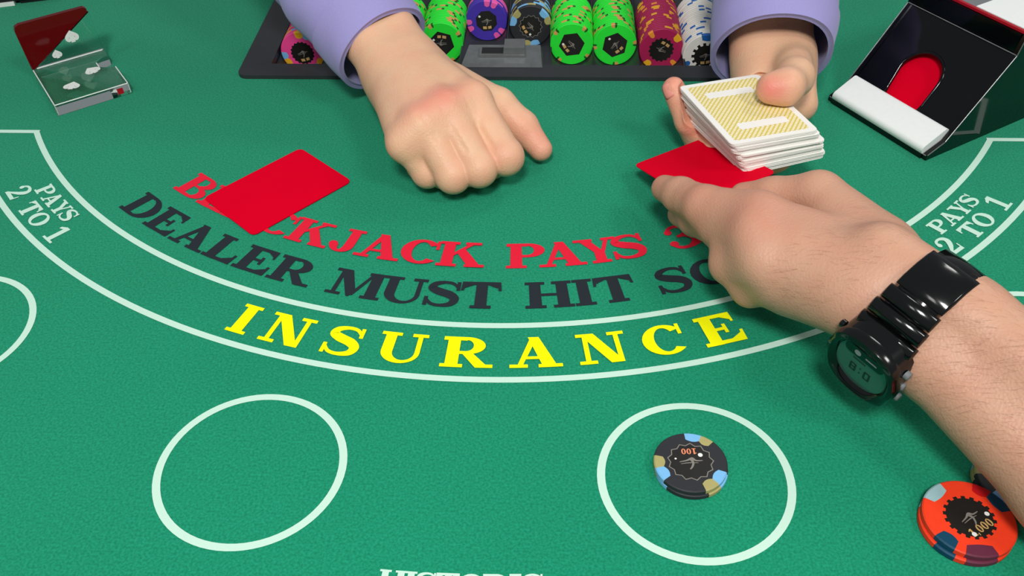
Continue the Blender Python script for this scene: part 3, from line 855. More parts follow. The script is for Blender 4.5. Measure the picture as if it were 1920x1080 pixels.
# ------------------------------------------------------------------ red cut card on the felt
def card_object(name, w, h, t, r, mat):
    bm = prism_bm(rounded_rect(w, h, r, 6), 0, t)
    return from_bm(name, bm, mat)


p4 = [np.array(at(565.8, 278.3)), np.array(at(659.2, 343.3)), np.array(at(473.3, 444.2)), np.array(at(382.5, 374.2))]
cc = sum(p4) / 4
ax_ = (p4[0] - p4[3]) + (p4[1] - p4[2])
o = card_object('cut_card', 0.0645, 0.0885, 0.0006, 0.0045, RED_CARD)
o.location = (cc[0], cc[1], 0.0006); o.rotation_euler = (0, 0, math.atan2(ax_[1], ax_[0]) - math.pi / 2)
tag(o, 'plain red cut card lying flat on the felt over the BLACKJACK lettering', 'card')

# ------------------------------------------------------------------ deck held by the dealer
DC = Vector((0.1682, 0.5397, 0.0578))
DEX = Vector((0.9699, 0.2435, -0.0072)).normalized(); DN = Vector((-0.0086, 0.0639, 0.9979)).normalized(); DEY = DN.cross(DEX)
NC, CT = 76, 0.00033
cm = bpy.data.meshes.new('playing_card')
bm = prism_bm(rounded_rect(0.063, 0.088, 0.0035, 4), -CT * 0.86, 0.0); bmesh.ops.recalc_face_normals(bm, faces=bm.faces); bm.to_mesh(cm); bm.free()
cm.materials.append(CARD_W)
DECK_M = Matrix(((DEX[0], DEY[0], DN[0], 0), (DEX[1], DEY[1], DN[1], 0), (DEX[2], DEY[2], DN[2], 0), (0, 0, 0, 1)))
steps = {9: 0.0012, 17: -0.0010, 26: 0.0030, 31: -0.0018, 40: 0.0014, 48: -0.0010, 57: 0.0012, 66: -0.0008}
sx = 0.0; sy = 0.0
for i in range(NC):
    sx += 0.00010 + steps.get(i, 0) * 1.15; sy += 0.00004 - steps.get(i, 0) * 0.7
    p = DC + DEX * (sx + rng.normal() * 0.00012) + DEY * (sy + rng.normal() * 0.00012) - DN * (i * CT)
    o = bpy.data.objects.new('playing_card', cm); COL.objects.link(o)
    o.matrix_world = Matrix.Translation(p) @ DECK_M @ Matrix.Rotation(rng.normal() * 0.004 + 0.085 * (i / NC) ** 1.3, 4, 'Z')
    if i == 0:
        tag(o, 'top card of the held deck showing its yellow hatched back', 'card', 'cards of the held deck')
        hp = [(x, y) for x, y in rounded_rect(0.0545, 0.0795, 0.002, 4)]
        bk = flat_print('back_print', [hp], 0.00006, HATCH, o)
        for yy, xx in ((0.0235, -0.001), (-0.0235, 0.001)):
            b2 = flat_print('label_strip', [[(xx + a, yy + b) for a, b in rounded_rect(0.036, 0.0085, 0.0015, 4)]], 0.0001, CARD_W, bk)
    else:
        tag(o, 'white-edged playing card in the held deck beneath its top card', 'card', 'cards of the held deck')

# red cut card held by the player
sc_ = 0.972
L_, T__, R__ = (np.array([0.0, 0, CAM_H]) + (np.array(q) - np.array([0, 0, CAM_H])) * sc_ for q in ((0.0961, 0.5508, 0.005), (0.1539, 0.5751, 0.0115), (0.1848, 0.4957, 0.0335)))
ex = Vector(T__ - L_); w_ = ex.length; ex.normalize(); ey = Vector(T__ - R__); h_ = ey.length; ey.normalize()
ez = ex.cross(ey).normalized(); ey = ez.cross(ex)
o = card_object('cut_card', w_, h_, 0.0006, 0.0045, RED_CARD)
c_ = Vector((L_ + R__) / 2)
o.matrix_world = Matrix(((ex[0], ey[0], ez[0], c_[0]), (ex[1], ey[1], ez[1], c_[1]), (ex[2], ey[2], ez[2], c_[2]), (0, 0, 0, 1)))
tag(o, 'plain red cut card pinched by the reaching hand at the corner of the deck', 'card')
HELD_N = ez

# ------------------------------------------------------------------ dealer
DEALER = empty('person', (0.10, 1.10, -0.76), (0, 0, 0), 'dealer in lavender shirt sleeves, one fist resting on felt, other hand holding deck', 'person')
DO = np.array([0.10, 1.10, -0.76])


def finger_curl(B, g, mcp, pip, back, r, z1, z2):
    d = np.array(back) - np.array(pip); d[2] = 0; d /= np.linalg.norm(d)
    dip = np.array(pip) + d * 0.020; dip[2] = z1
    tip = dip + d * 0.016; tip[2] = z2
    B.chain(g, [mcp, pip], [r * 1.08, r], 0.004); B.add(g, pip, dip, r * 0.98, r * 0.9, 0.003); B.add(g, dip, tip, r * 0.9, r * 0.8, 0.003)
    B.add(g, np.array(pip) - [0, 0, 0.0005], pip, r * 1.03, r * 1.03, 0.003)


# right fist resting on the table
B = Body()
W = at(744, 112, 0.048)
wr = {'I': at(778, 112, 0.050), 'M': at(757, 118, 0.052), 'R': at(738, 128, 0.049), 'P': at(722, 142, 0.043)}
mc = {'I': at(886, 190, 0.051), 'M': at(836, 206, 0.0535), 'R': at(792, 234, 0.0495), 'P': at(760, 268, 0.039)}
pp = {'I': at(948, 294, 0.027), 'M': at(898, 316, 0.0245), 'R': at(849, 329, 0.0215), 'P': at(801, 322, 0.0185)}
RR = {'I': 0.0126, 'M': 0.0125, 'R': 0.0120, 'P': 0.0108}
for k in 'IMRP': B.add('palm', wr[k], mc[k], 0.0150, 0.0125, 0.012)
B.add('palm', at(733, 165, 0.030), at(768, 248, 0.024), 0.019, 0.0140, 0.012)      # heel, little finger side
B.add('palm', at(760, 140, 0.030), at(880, 250, 0.028), 0.016, 0.016, 0.014)
B.add('palm', at(800, 130, 0.036), at(905, 195, 0.036), 0.016, 0.014, 0.014)      # thumb ball
axis = at(620, -60, 0.085) - W; axis /= np.linalg.norm(axis)
side = np.cross(axis, [0, 0, 1]); side /= np.linalg.norm(side)
for s, r0, r1 in ((-1, 0.0185, 0.025), (1, 0.0185, 0.025)):
    B.add('palm', W + side * s * 0.0110 - axis * 0.012, W + side * s * 0.012 + axis * 0.10, r0, r1, 0.012)
for k in 'IMRP': finger_curl(B, k, mc[k], pp[k], wr[k], RR[k], 0.0105, 0.0098)
for k, t_ in (('I', 0.34), ('M', 0.34), ('R', 0.30), ('P', 0.12)): B.add('palm', mc[k] - [0, 0, 0.0005], mc[k] * (1 - t_) + pp[k] * t_ - [0, 0, 0.0005], RR[k] + 0.0002, RR[k] - 0.0004, 0.010)
for a, b in (('I', 'M'), ('M', 'R'), ('R', 'P')):       # webs between the fingers
    q0 = (mc[a] + mc[b]) / 2; q1 = (pp[a] + pp[b]) / 2
    B.add('palm', q0 - [0, 0, 0.001], q0 * 0.74 + q1 * 0.26 - [0, 0, 0.004], 0.0118, 0.0095, 0.006)
B.chain('thumb', [at(850, 160, 0.038), at(935, 198, 0.036), at(980, 238, 0.024), at(1014, 280, 0.0125)], [0.0150, 0.0128, 0.0116, 0.0088], 0.004)
kj = {k: 0.0009 for k in 'IMRP'}; kj['P'] = 0.0020; kj['thumb'] = 0.005
V0, F0 = B.mesh(0.0018, kj, (), floor=0.0006, smooth=1)
cuts = []
for a, b in (('I', 'M'), ('M', 'R'), ('R', 'P')):       # creases between the fingers, laid along the skin
    prev = None
    for t in np.linspace(0.24, 1.02, 8):
        q = (mc[a] + mc[b]) / 2 * (1 - t) + (pp[a] + pp[b]) / 2 * t
        near = V0[np.hypot(V0[:, 0] - q[0], V0[:, 1] - q[1]) < 0.0022]
        q[2] = near[:, 2].max() + 0.0002 if len(near) else q[2]
        if prev is not None: cuts.append((prev, q.copy(), 0.0006 + 0.0010 * t, 0.0006 + 0.0012 * t, 0.0018))
        prev = q.copy()
V, F = B.mesh(0.0010, kj, cuts, floor=0.0006, smooth=2)
fl_ = [(mc[k] + [0, 0, 0.011], 0.0120, 0.22) for k in 'IRP'] + [(mc['M'] + [0, 0, 0.011], 0.0125, 0.75), (mc['R'] + [0.002, 0, 0.012], 0.007, 0.25)] + [(pp[k], 0.013, 0.2) for k in 'IMRP'] + [(at(1015, 280, 0.012), 0.014, 0.5), (at(985, 238, 0.03), 0.012, 0.4)]
arm = skin_object('arm', V, F, SKIN_D, DEALER, fl_, DO)

# left hand, palm up under the deck
B = Body()
W2 = at(1447, 108, 0.046)
ax2 = at(1440, -40, 0.085) - W2; ax2 /= np.linalg.norm(ax2)
sd2 = np.cross(ax2, [0, 0, 1]); sd2 /= np.linalg.norm(sd2)
for s in (-1, 1): B.add('palm', W2 + sd2 * s * 0.0115 - ax2 * 0.01, W2 + sd2 * s * 0.013 + ax2 * 0.09, 0.0195, 0.023, 0.016)
bot = lambda x, y, dz: np.array(DC + DEX * (x + 0.010) + DEY * y - DN * (NC * CT + dz))
for x, y in ((-0.020, 0.010), (-0.008, 0.000), (0.006, -0.006), (0.020, -0.006)):
    B.add('palm', W2 + sd2 * (-x * 0.5), bot(x, y, 0.0145), 0.0165, 0.0115, 0.012)
B.add('palm', W2, bot(0.0, 0.02, 0.016), 0.018, 0.014, 0.014)
B.add('palm', at(1478, 112, 0.048), at(1499, 196, 0.030), 0.0185, 0.0135, 0.012)     # thumb ball at the right of the deck
tip = at(1263, 166, 0.050)
B.chain('index', [bot(-0.012, 0.006, 0.0140), at(1311, 272, 0.0090), at(1291, 226, 0.0310), tip], [0.0105, 0.0098, 0.0100, 0.0084], 0.003)
B.chain('middle', [bot(-0.014, 0.004, 0.0125), bot(-0.022, 0.010, 0.0120)], [0.0100, 0.0085], 0.003)
B.chain('ring', [bot(-0.016, 0.016, 0.0125), bot(-0.022, 0.022, 0.0120)], [0.010, 0.0085], 0.003)
B.chain('little', [bot(-0.016, 0.028, 0.0125), bot(-0.020, 0.034, 0.0120)], [0.0095, 0.008], 0.003)
B.chain('thumb', [at(1482, 112, 0.052), at(1490, 146, 0.0650), at(1474, 163, 0.0700), at(1447, 165, 0.0695)], [0.0155, 0.0130, 0.0120, 0.0108], 0.005)
V, F = B.mesh(0.0015, {'index': 0.005, 'middle': 0.005, 'ring': 0.005, 'little': 0.005, 'thumb': 0.007}, floor=0.0006)
# keep the palm below the cards: the skin flattens against the bottom of the deck and beside its edges
q = V - np.array(DC)
lx, ly, lz = q @ np.array(DEX), q @ np.array(DEY), q @ np.array(DN)
depth = -lz
TD = NC * CT + 0.0006
inside = (lx > -0.0318) & (lx < 0.044) & (ly > -0.044) & (ly < 0.0475) & (depth > -0.0003) & (depth < TD)
up = inside & (depth < 0.007) & (lx > -0.006) & (ly > -0.02) & (ly < 0.030)
left = inside & ~up & (lx < -0.021) & (depth < TD - 0.003)
far = inside & ~up & ~left & (ly > 0.010) & (depth < TD - 0.006)
low = inside & ~up & ~left & ~far
dx_, dy_, dn_ = (np.array(q_) for q_ in (DEX, DEY, DN))
V[up] += np.outer(depth[up] + 0.0004, dn_)
V[left] -= np.outer(lx[left] + 0.0320, dx_)
V[far] += np.outer(0.0478 - ly[far], dy_)
V[low] -= np.outer(TD - depth[low], dn_)
moved = up | left | far | low
E_ = np.concatenate([F[:, [0, 1]], F[:, [1, 2]], F[:, [2, 3]], F[:, [3, 0]]]); E_ = np.concatenate([E_, E_[:, ::-1]])
deg_ = np.bincount(E_[:, 0], minlength=len(V))[:, None]
soft = moved.astype(float)
for _ in range(5): soft = np.maximum(soft, np.bincount(E_[:, 0], weights=soft[E_[:, 1]], minlength=len(V)) / deg_[:, 0] * 0.95)
soft[up] = 0; soft[low] *= 0.5
for _ in range(10):
    S_av = np.stack([np.bincount(E_[:, 0], weights=V[E_[:, 1], c], minlength=len(V)) for c in range(3)], 1) / deg_
    V = V + (soft * 0.5)[:, None] * (S_av - V)
fl_ = [(tip, 0.016, 0.6), (at(1290, 238, 0.03), 0.012, 0.3), (at(1455, 160, 0.084), 0.018, 0.75), (at(1440, 172, 0.075), 0.012, 0.6), (at(1400, 118, 0.04), 0.02, 0.4)]
arm2 = skin_object('arm', V, F, SKIN_D, DEALER, fl_, DO)


def nail(name, center, normal, along, w, l, parent, origin, mat=NAIL):
    n_ = Vector(normal).normalized(); y_ = (Vector(along) - n_ * Vector(along).dot(n_)).normalized(); x_ = y_.cross(n_)
    V, F = [], []
    for j in range(7):
        for i in range(7):
            a, b = (i / 6 - 0.5), (j / 6 - 0.5)
            wx = w * (1 - 0.25 * (2 * b) ** 4)
            p = Vector(center) - Vector(origin) + x_ * a * wx + y_ * b * l + n_ * (-w * 0.75 * a * a - l * 0.10 * b * b)
            V.append(p)
    for j in range(6):
        for i in range(6): F.append((j * 7 + i, j * 7 + i + 1, j * 7 + i + 8, j * 7 + i + 7))
    o = from_data(name, V, F, mat, parent, True)
    md = o.modifiers.new('thickness', 'SOLIDIFY'); md.thickness = 0.0006; md.offset = 1
    return o


dcam = np.array([0, 0, CAM_H]) - tip; dcam /= np.linalg.norm(dcam)
ntip = dcam * 0.85 + np.array([-0.5, 0, 0]); ntip /= np.linalg.norm(ntip)
nail('fingernail', tip + ntip * 0.0083 - np.array([0, 0, 0.0015]), ntip, tip - at(1291, 224, 0.032), 0.0096, 0.0105, arm2, np.zeros(3) + DO)


def sleeve(c0, c1, rx0, rz0, rx1, rz1, tilt, seed, reach=1.0):
    """sleeve tube from the cuff opening c0 to the elbow side c1, with a turned cuff band and a lining"""
    rg = np.random.default_rng(seed)
    c0, c1 = np.array(c0), np.array(c1); a = c1 - c0; Ln = np.linalg.norm(a); a /= Ln
    s = np.cross(a, [0, 0, 1]); s /= np.linalg.norm(s); up = np.cross(s, a)
    ph = rg.uniform(0, 6.28, 6)

    def ring(t, off, n=56):
        out = []
        for k in range(n):
            th = 2 * math.pi * k / n
            rx, rz = rx0 + (rx1 - rx0) * min(t, 1.15), rz0 + (rz1 - rz0) * min(t, 1.15)
            wob = 1 + (0.02 + 0.05 * min(1, max(0, t - 0.25) * 2.2)) * (math.sin(3 * th + ph[0] + 9 * t) * 0.5 + math.sin(2 * th + ph[1] - 14 * t) * 0.5 + math.sin(5 * th + ph[2] + 21 * t) * 0.3)
            r = ((rx + off) * wob * math.cos(th), (rz + off) * wob * math.sin(th))
            p = c0 + a * (t * Ln + tilt * r[1] * (1 - min(1, t * 2)) / 1.0) + s * r[0] + up * r[1]
            p[2] = max(p[2], 0.0016 - off * 0.3)
            out.append(p - DO)
        return out

    def loft(name, rows, mat, parent, closed=True):
        n = len(rows[0]); V = [p for r in rows for p in r]; F = []
        m = len(rows)
        for i in range(m - 1):
            for k in range(n): F.append((i * n + k, i * n + (k + 1) % n, (i + 1) * n + (k + 1) % n, (i + 1) * n + k))
        o_ = from_data(name, V, F, mat, parent, True); o_.data.set_sharp_from_angle(angle=math.radians(50)); return o_
    ts = np.linspace(0.22, reach, 60)
    outer = [ring(t, 0.0) for t in ts]; inner = [ring(t, -0.0014) for t in ts[::-1]]
    end = np.mean(outer[-1], 0)
    outer += [[end + (p - end) * f + a * (0.05 * (1 - f * f) ** 0.5) for p in outer[-1]] for f in (0.85, 0.6, 0.3, 0.02)]
    sl_o = loft('shirt_sleeve', inner[::-1][::-1] + outer, SHIRT, DEALER)
    tc_ = np.linspace(0.0, 0.27, 12)
    co = [ring(0.004, -0.0012)] + [ring(t, 0.0014) for t in tc_] ; ci = [ring(t, -0.0028) for t in tc_[::-1]]
    cf = loft('cuff', co + ci + [co[0]], SHIRT, sl_o)
    return sl_o, cf, (a, s, up)


S1 = sleeve(at(718, 92, 0.046), at(560, -130, 0.110), 0.0405, 0.0360, 0.055, 0.050, 0.22, 3, 2.3)
S2 = sleeve(at(1446, 104, 0.050), at(1458, -120, 0.105), 0.0445, 0.0470, 0.052, 0.052, 0.10, 5, 2.3)
bp = at(664, 138, 0.010) - DO
from_bm('cuff_button', tube_bm([tuple(bp), tuple(bp + np.array([-0.0012, -0.0012, 0.0008]))], 0.0045, 14), BUTTON, S1[1])

# ------------------------------------------------------------------ player's arm
PO = at(1990, 830, 0.055) * np.array([1, 1, 0])
PLAYER = empty('person', tuple(PO), (0, 0, 0), 'player shown as a bare left arm with black watch reaching over the felt', 'person')
B = Body()
Wp = at(1655, 540, 0.068)
E1 = at(1772, 630, 0.064); E2 = at(2070, 880, 0.050)
E3 = E2 + (E2 - E1) * 1.1 + np.array([0, 0, 0.035])
axp = E1 - Wp; axp /= np.linalg.norm(axp)
vw = np.array([0, 0, CAM_H]) - Wp; vw -= axp * (vw @ axp); vw /= np.linalg.norm(vw)      # towards the camera, square to the arm
sp = np.cross(axp, vw)                                                                     # across the arm
if sp[0] > 0: sp = -sp                                                                     # points to the lower left, the little finger side
for s in (-1, 1):
    B.add('palm', Wp + sp * s * 0.0115 - axp * 0.012, E1 + sp * s * 0.0120, 0.0190, 0.0205, 0.010)
    B.add('palm', E1 + sp * s * 0.0120, E2 + sp * s * 0.0150, 0.0205, 0.0265, 0.010)
    B.add('palm', E2 + sp * s * 0.0150, E3 + sp * s * 0.0150, 0.0265, 0.0330, 0.010)
wr = {'I': at(1676, 490, 0.067), 'M': at(1655, 514, 0.071), 'R': at(1636, 540, 0.069), 'P': at(1620, 560, 0.063)}
mc = {'I': at(1424, 405, 0.068), 'M': at(1416, 440, 0.067), 'R': at(1430, 490, 0.060), 'P': at(1466, 528, 0.051)}
for k in 'IMRP': B.add('palm', wr[k], mc[k], 0.0150, 0.0128, 0.012)
B.add('palm', at(1600, 568, 0.056), at(1484, 548, 0.041), 0.0165, 0.0140, 0.014)
B.add('palm', at(1640, 520, 0.056), at(1470, 480, 0.043), 0.0180, 0.0160, 0.014)
B.add('palm', at(1650, 475, 0.063), at(1545, 378, 0.060), 0.0180, 0.0140, 0.014)
F_I = [mc['I'], at(1322, 388, 0.0545), at(1276, 366, 0.0445), at(1246, 353, 0.0385)]
F_M = [mc['M'], at(1353, 427, 0.0490), at(1304, 412, 0.0320), at(1274, 402, 0.0205)]
F_R = [mc['R'], at(1370, 494, 0.0425), at(1364, 484, 0.0210), at(1388, 468, 0.0150)]
F_P = [mc['P'], at(1408, 540, 0.0335), at(1402, 530, 0.0180), at(1426, 508, 0.0130)]
B.chain('I', F_I, [0.0140, 0.0130, 0.0112, 0.0088], 0.004)
B.chain('M', F_M, [0.0136, 0.0126, 0.0104, 0.0080], 0.004)
B.chain('R', F_R, [0.0130, 0.0122, 0.0100, 0.0080], 0.004)
B.chain('P', F_P, [0.0122, 0.0112, 0.0092, 0.0074], 0.004)
for X1, X2 in ((F_I, F_M), (F_M, F_R), (F_R, F_P)):
    q0 = (X1[0] + X2[0]) / 2; q1 = (X1[1] + X2[1]) / 2
    B.add('palm', q0, q0 * 0.15 + q1 * 0.85, 0.0128, 0.0115, 0.009)
TH = [at(1640, 458, 0.066), at(1532, 364, 0.0655), at(1448, 368, 0.0540), at(1393, 368, 0.0465)]
B.chain('T', TH, [0.0165, 0.0132, 0.0114, 0.0088], 0.005)
kj = {'I': 0.007, 'M': 0.006, 'R': 0.006, 'P': 0.006, 'T': 0.008}
V, F = B.mesh(0.0014, kj)
fl_ = [(mc['I'], 0.02, 0.35), (F_I[1], 0.016, 0.5), (F_I[3], 0.014, 0.55), (F_M[1], 0.014, 0.45), (F_R[1], 0.014, 0.4), (F_P[1], 0.014, 0.4), (TH[3], 0.016, 0.5), (mc['M'] + [0, 0, 0.01], 0.018, 0.3)]
p_arm = skin_object('arm', V, F, SKIN_P, PLAYER, fl_, PO)
HAIR = material('brown_hair', srgb(138, 98, 72), 0.6, 0.15, 200, spec=0.2)
fn = np.cross(V[F[:, 2]] - V[F[:, 0]], V[F[:, 3]] - V[F[:, 1]]); fn /= np.linalg.norm(fn, axis=1)[:, None] + 1e-12
fc = V[F].mean(1)
t_al = (fc - Wp) @ axp
wgt = np.where(t_al > 0.030, 1.0, np.where((t_al < -0.004) & (t_al > -0.045), 0.8, 0.0)) * (fn @ vw > -0.25) * (t_al < 0.15)
sel = rng.choice(len(F), 1300, p=wgt / wgt.sum())
HV, HF = [], []
for q_ in sel:
    nn_ = fn[q_]; d_ = -axp * 0.75 + sp * 0.65 + rng.normal(size=3) * 0.22; d_ -= nn_ * (d_ @ nn_); d_ /= np.linalg.norm(d_)
    sd_ = np.cross(d_, nn_); ln_ = rng.uniform(0.004, 0.009); w0 = 0.000032
    i0 = len(HV)
    for k_, (a_, b_) in enumerate(((0.0, -0.0002), (0.35, 0.10 * ln_), (0.7, 0.12 * ln_), (1.0, 0.05 * ln_))):
        c0_ = fc[q_] + d_ * ln_ * a_ + nn_ * b_ - PO
        for sg in (-1, 1): HV.append(c0_ + sd_ * sg * w0 * (1 - 0.6 * a_))
    for k_ in range(3): HF.append((i0 + 2 * k_, i0 + 2 * k_ + 1, i0 + 2 * k_ + 3, i0 + 2 * k_ + 2))
tag(from_data('arm_hair', HV, HF, HAIR, p_arm), kind='stuff')

# ------------------------------------------------------------------ wristwatch
Cw = np.array(Wp + (E1 - Wp) * 0.60)
WA, WV, WS = (Vector(x) for x in (axp, vw, sp))
RX, RV = 0.0310, 0.0235     # half width and half thickness of the wrist under the strap


def wrist(phi, lift=0.0, along=0.0):
    """point on the wrist ellipse; phi 0 faces the camera, 90 degrees the lower left side"""
    c, s = math.cos(phi), math.sin(phi)
    n_ = Vector(WV) * (c / RV) + Vector(WS) * (s / RX); n_.normalize()
    return Vector(Cw) + WV * (RV * c) + WS * (RX * s) + n_ * lift + WA * along, n_


WATCH = empty('wristwatch', tuple(Cw), (0, 0, 0), 'chunky black digital wristwatch on the bare wrist of the reaching arm', 'watch')
# strap
V, F = [], []
n = 64; HW = 0.0118
for k in range(n):
    ph = 2 * math.pi * k / n
    for lift, al in ((0.0006, -HW), (0.0036, -HW), (0.0042, 0), (0.0036, HW), (0.0006, HW)):
        V.append(wrist(ph, lift, al)[0] - Vector(Cw))
for k in range(n):
    j = (k + 1) % n
    for i in range(4): F.append((k * 5 + i, j * 5 + i, j * 5 + i + 1, k * 5 + i + 1))
    F.append((k * 5 + 4, j * 5 + 4, j * 5, k * 5))
from_data('strap', V, F, WATCH_RES, WATCH, True)
PHI0 = math.radians(70)


def ridge(phi, wdt, hgt, half):
    bm = bmesh.new(); rows = []
    pr = [(-1, 0.0), (-0.92, 0.6), (-0.6, 0.95), (0, 1.0), (0.6, 0.95), (0.92, 0.6), (1, 0.0)]
    for al in (-half, -half * 0.93, half * 0.93, half):
        sq = 0.55 if abs(al) == half else 1.0
        rows.append([bm.verts.new(wrist(phi + x * wdt / 2 / 0.034, 0.0040 + hgt * y * sq, al)[0] - Vector(Cw)) for x, y in pr])
    for p_, q_ in zip(rows, rows[1:]):
        for i in range(6): bm.faces.new((p_[i], p_[i + 1], q_[i + 1], q_[i]))
    bm.faces.new(rows[0]); bm.faces.new(rows[-1][::-1])
    return from_bm('strap_ridge', bm, WATCH_RES, WATCH, True)


for d_, w_, h_, hf in ((-41, 0.0080, 0.0046, 0.0170), (-56, 0.0082, 0.0040, 0.0160), (-71, 0.0084, 0.0032, 0.0150), (-104, 0.028, 0.0014, 0.0138), (42, 0.0075, 0.0042, 0.0165), (56, 0.0078, 0.0034, 0.0155)):
    ridge(PHI0 + math.radians(d_), w_, h_, hf)
pc, pn = wrist(PHI0 - 0.12, -0.0010)
wz = pn; wx = WA; wy = wz.cross(wx).normalized(); wx = wy.cross(wz)
WM = Matrix(((wx[0], wy[0], wz[0], pc[0] - Cw[0]), (wx[1], wy[1], wz[1], pc[1] - Cw[1]), (wx[2], wy[2], wz[2], pc[2] - Cw[2]), (0, 0, 0, 1)))


def wpart(name, bm, mat, parent, smooth=False):
    bm.transform(WM)
    o = from_bm(name, bm, mat, parent, True); o.data.set_sharp_from_angle(angle=math.radians(42)); return o


def super_ring(rx, ry, p, n=40):
    out = []
    for k in range(n):
        t = 2 * math.pi * k / n; c, s = math.cos(t), math.sin(t)
        r = (abs(c) ** p + abs(s) ** p) ** (-1 / p); out.append((rx * r * c, ry * r * s))
    return out


bm = prism_bm(super_ring(0.0205, 0.0225, 3.0), 0.0, 0.0105); bevel(bm, 0.0012, 2, 0.9)
case = wpart('case', bm, WATCH_RES, WATCH)
bm = bmesh.new()
n = 48; prof = [(1.0, 0.0090), (1.03, 0.0120), (0.99, 0.0148), (0.90, 0.0158), (0.80, 0.0150), (0.74, 0.0128)]
rows = []
for f, z in prof:
    rows.append([bm.verts.new((x * f * (1 + 0.03 * math.cos(8 * math.atan2(y, x)) * (f > 0.95)), y * f, z)) for x, y in super_ring(0.0212, 0.0232, 2.5, n)])
for p_, q_ in zip(rows, rows[1:]):
    for k in range(n): bm.faces.new((p_[k], p_[(k + 1) % n], q_[(k + 1) % n], q_[k]))
wpart('bezel', bm, WATCH_RES, WATCH, True)
scr = wpart('screen', prism_bm(super_ring(0.0158, 0.0172, 2.3), 0.0112, 0.0128), LCD, WATCH)
wpart('face_plate', prism_bm([(x, y + 0.0105) for x, y in rounded_rect(0.024, 0.0075, 0.003, 5)], 0.0129, 0.0133), WATCH_RES, scr)
bm = bmesh.new()
for x, y, w_, h_ in ((-0.006, -0.004, 0.001, 0.006), (-0.003, -0.004, 0.001, 0.006), (-0.0045, -0.0012, 0.003, 0.0008), (-0.0045, -0.0040, 0.003, 0.0008), (0.0, -0.0015, 0.0008, 0.0008), (0.0, -0.0055, 0.0008, 0.0008),
                     (0.003, -0.004, 0.001, 0.006), (0.006, -0.004, 0.001, 0.006), (-0.0045, -0.0068, 0.003, 0.0008), (0.0045, -0.0012, 0.003, 0.0008), (0.0045, -0.0068, 0.003, 0.0008), (-0.002, 0.004, 0.008, 0.0007)):
    box_bm(x - w_ / 2, y - h_ / 2, 0.0129, x + w_ / 2, y + h_ / 2, 0.0130, bm)
wpart('digits', bm, LCD_INK, scr)
bm = bmesh.new(); tube_bm([(-0.004, 0.0105, 0.01335), (-0.004, 0.0105, 0.0135)], 0.002, 16, bm); box_bm(0.001, 0.0100, 0.0134, 0.008, 0.0110, 0.0135, bm)
wpart('face_print', bm, WATCH_PRINT, scr)
for yy in (-0.011, 0.0, 0.011):
    for s in (-1, 1):
        b_ = wpart('button', tube_bm([(s * 0.0195, yy, 0.0060), (s * 0.0216, yy, 0.0060), (s * 0.0222, yy, 0.0060)], [0.0024, 0.0024, 0.0018], 14), GREY_PL if s > 0 else WATCH_RES, WATCH)
wpart('case_back', prism_bm(super_ring(0.0195, 0.0205, 3.0), -0.0012, -0.0001), MAROON_RES, WATCH)

# ------------------------------------------------------------------ discard holder
h0, h1 = at(110, 218, 0), at(248, 175, 0)
hx = Vector(h1 - h0); HWD = hx.length; hx.normalize()
HA = math.atan2(hx[1], hx[0])
HOLD = empty('discard_holder', tuple(h0), (0, 0, HA), 'clear acrylic discard holder with half-red upright panel at the left', 'card holder')
HT, HD = 0.0095, 0.0760
bp_ = [(0, 0), (HWD, 0), (HWD, 0.036), (HWD - 0.006, 0.0375), (HWD - 0.0125, 0.043), (HWD - 0.0125, 0.052), (HWD - 0.006, 0.0575), (HWD, 0.059), (HWD, HD), (0, HD)]
from_bm('base', bevel(prism_bm(bp_, 0.0004, HT), 0.0009, 2, 0.9), ACRYLIC, HOLD)
MXZ = Matrix(((1, 0, 0, 0), (0, 0, -1, 0), (0, 1, 0, 0), (0, 0, 0, 1)))
PH, PT = 0.0395, 0.0042


def upright(name, poly, mat, y0):
    bm = prism_bm(poly, -y0 - PT, -y0, None, MXZ); bevel(bm, 0.0012, 2, 0.9)
    return from_bm(name, bm, mat, HOLD)


g_ = 0.0006
upright('red_panel', [(0, HT + 0.0015), (0.0008, HT + 0.0004), (0.0024, HT + 0.0003), (HWD - 0.0015, HT + PH - 0.0045), (HWD - 0.0012, HT + PH - 0.0015), (HWD - 0.0032, HT + PH), (0.005, HT + PH), (0.0014, HT + PH - 0.0014), (0, HT + PH - 0.005)], RED_ACRYLIC, HD - PT)
upright('clear_panel', [(0.0024 + 2.4 * g_, HT + 0.0003), (HWD, HT + 0.0003), (HWD, HT + PH - 0.0055), (HWD - 0.0008, HT + PH - 0.0050)], ACRYLIC, HD - PT)


def spade(s):
    P = g_stroke([(0, 0.55), (-0.16, 0.25), (-0.4, 0.0), (-0.30, -0.22), (0, -0.1)], [0.02, 0.3, 0.3, 0.3, 0.2], 4)
    P += [[(-x, y) for x, y in p] for p in P] + [[(-0.05, 0), (0.05, 0), (0.18, -0.45), (-0.18, -0.45)]] + g_disc(0, 0.05, 0.22)
    return [[(x * s, y * s) for x, y in p] for p in P]


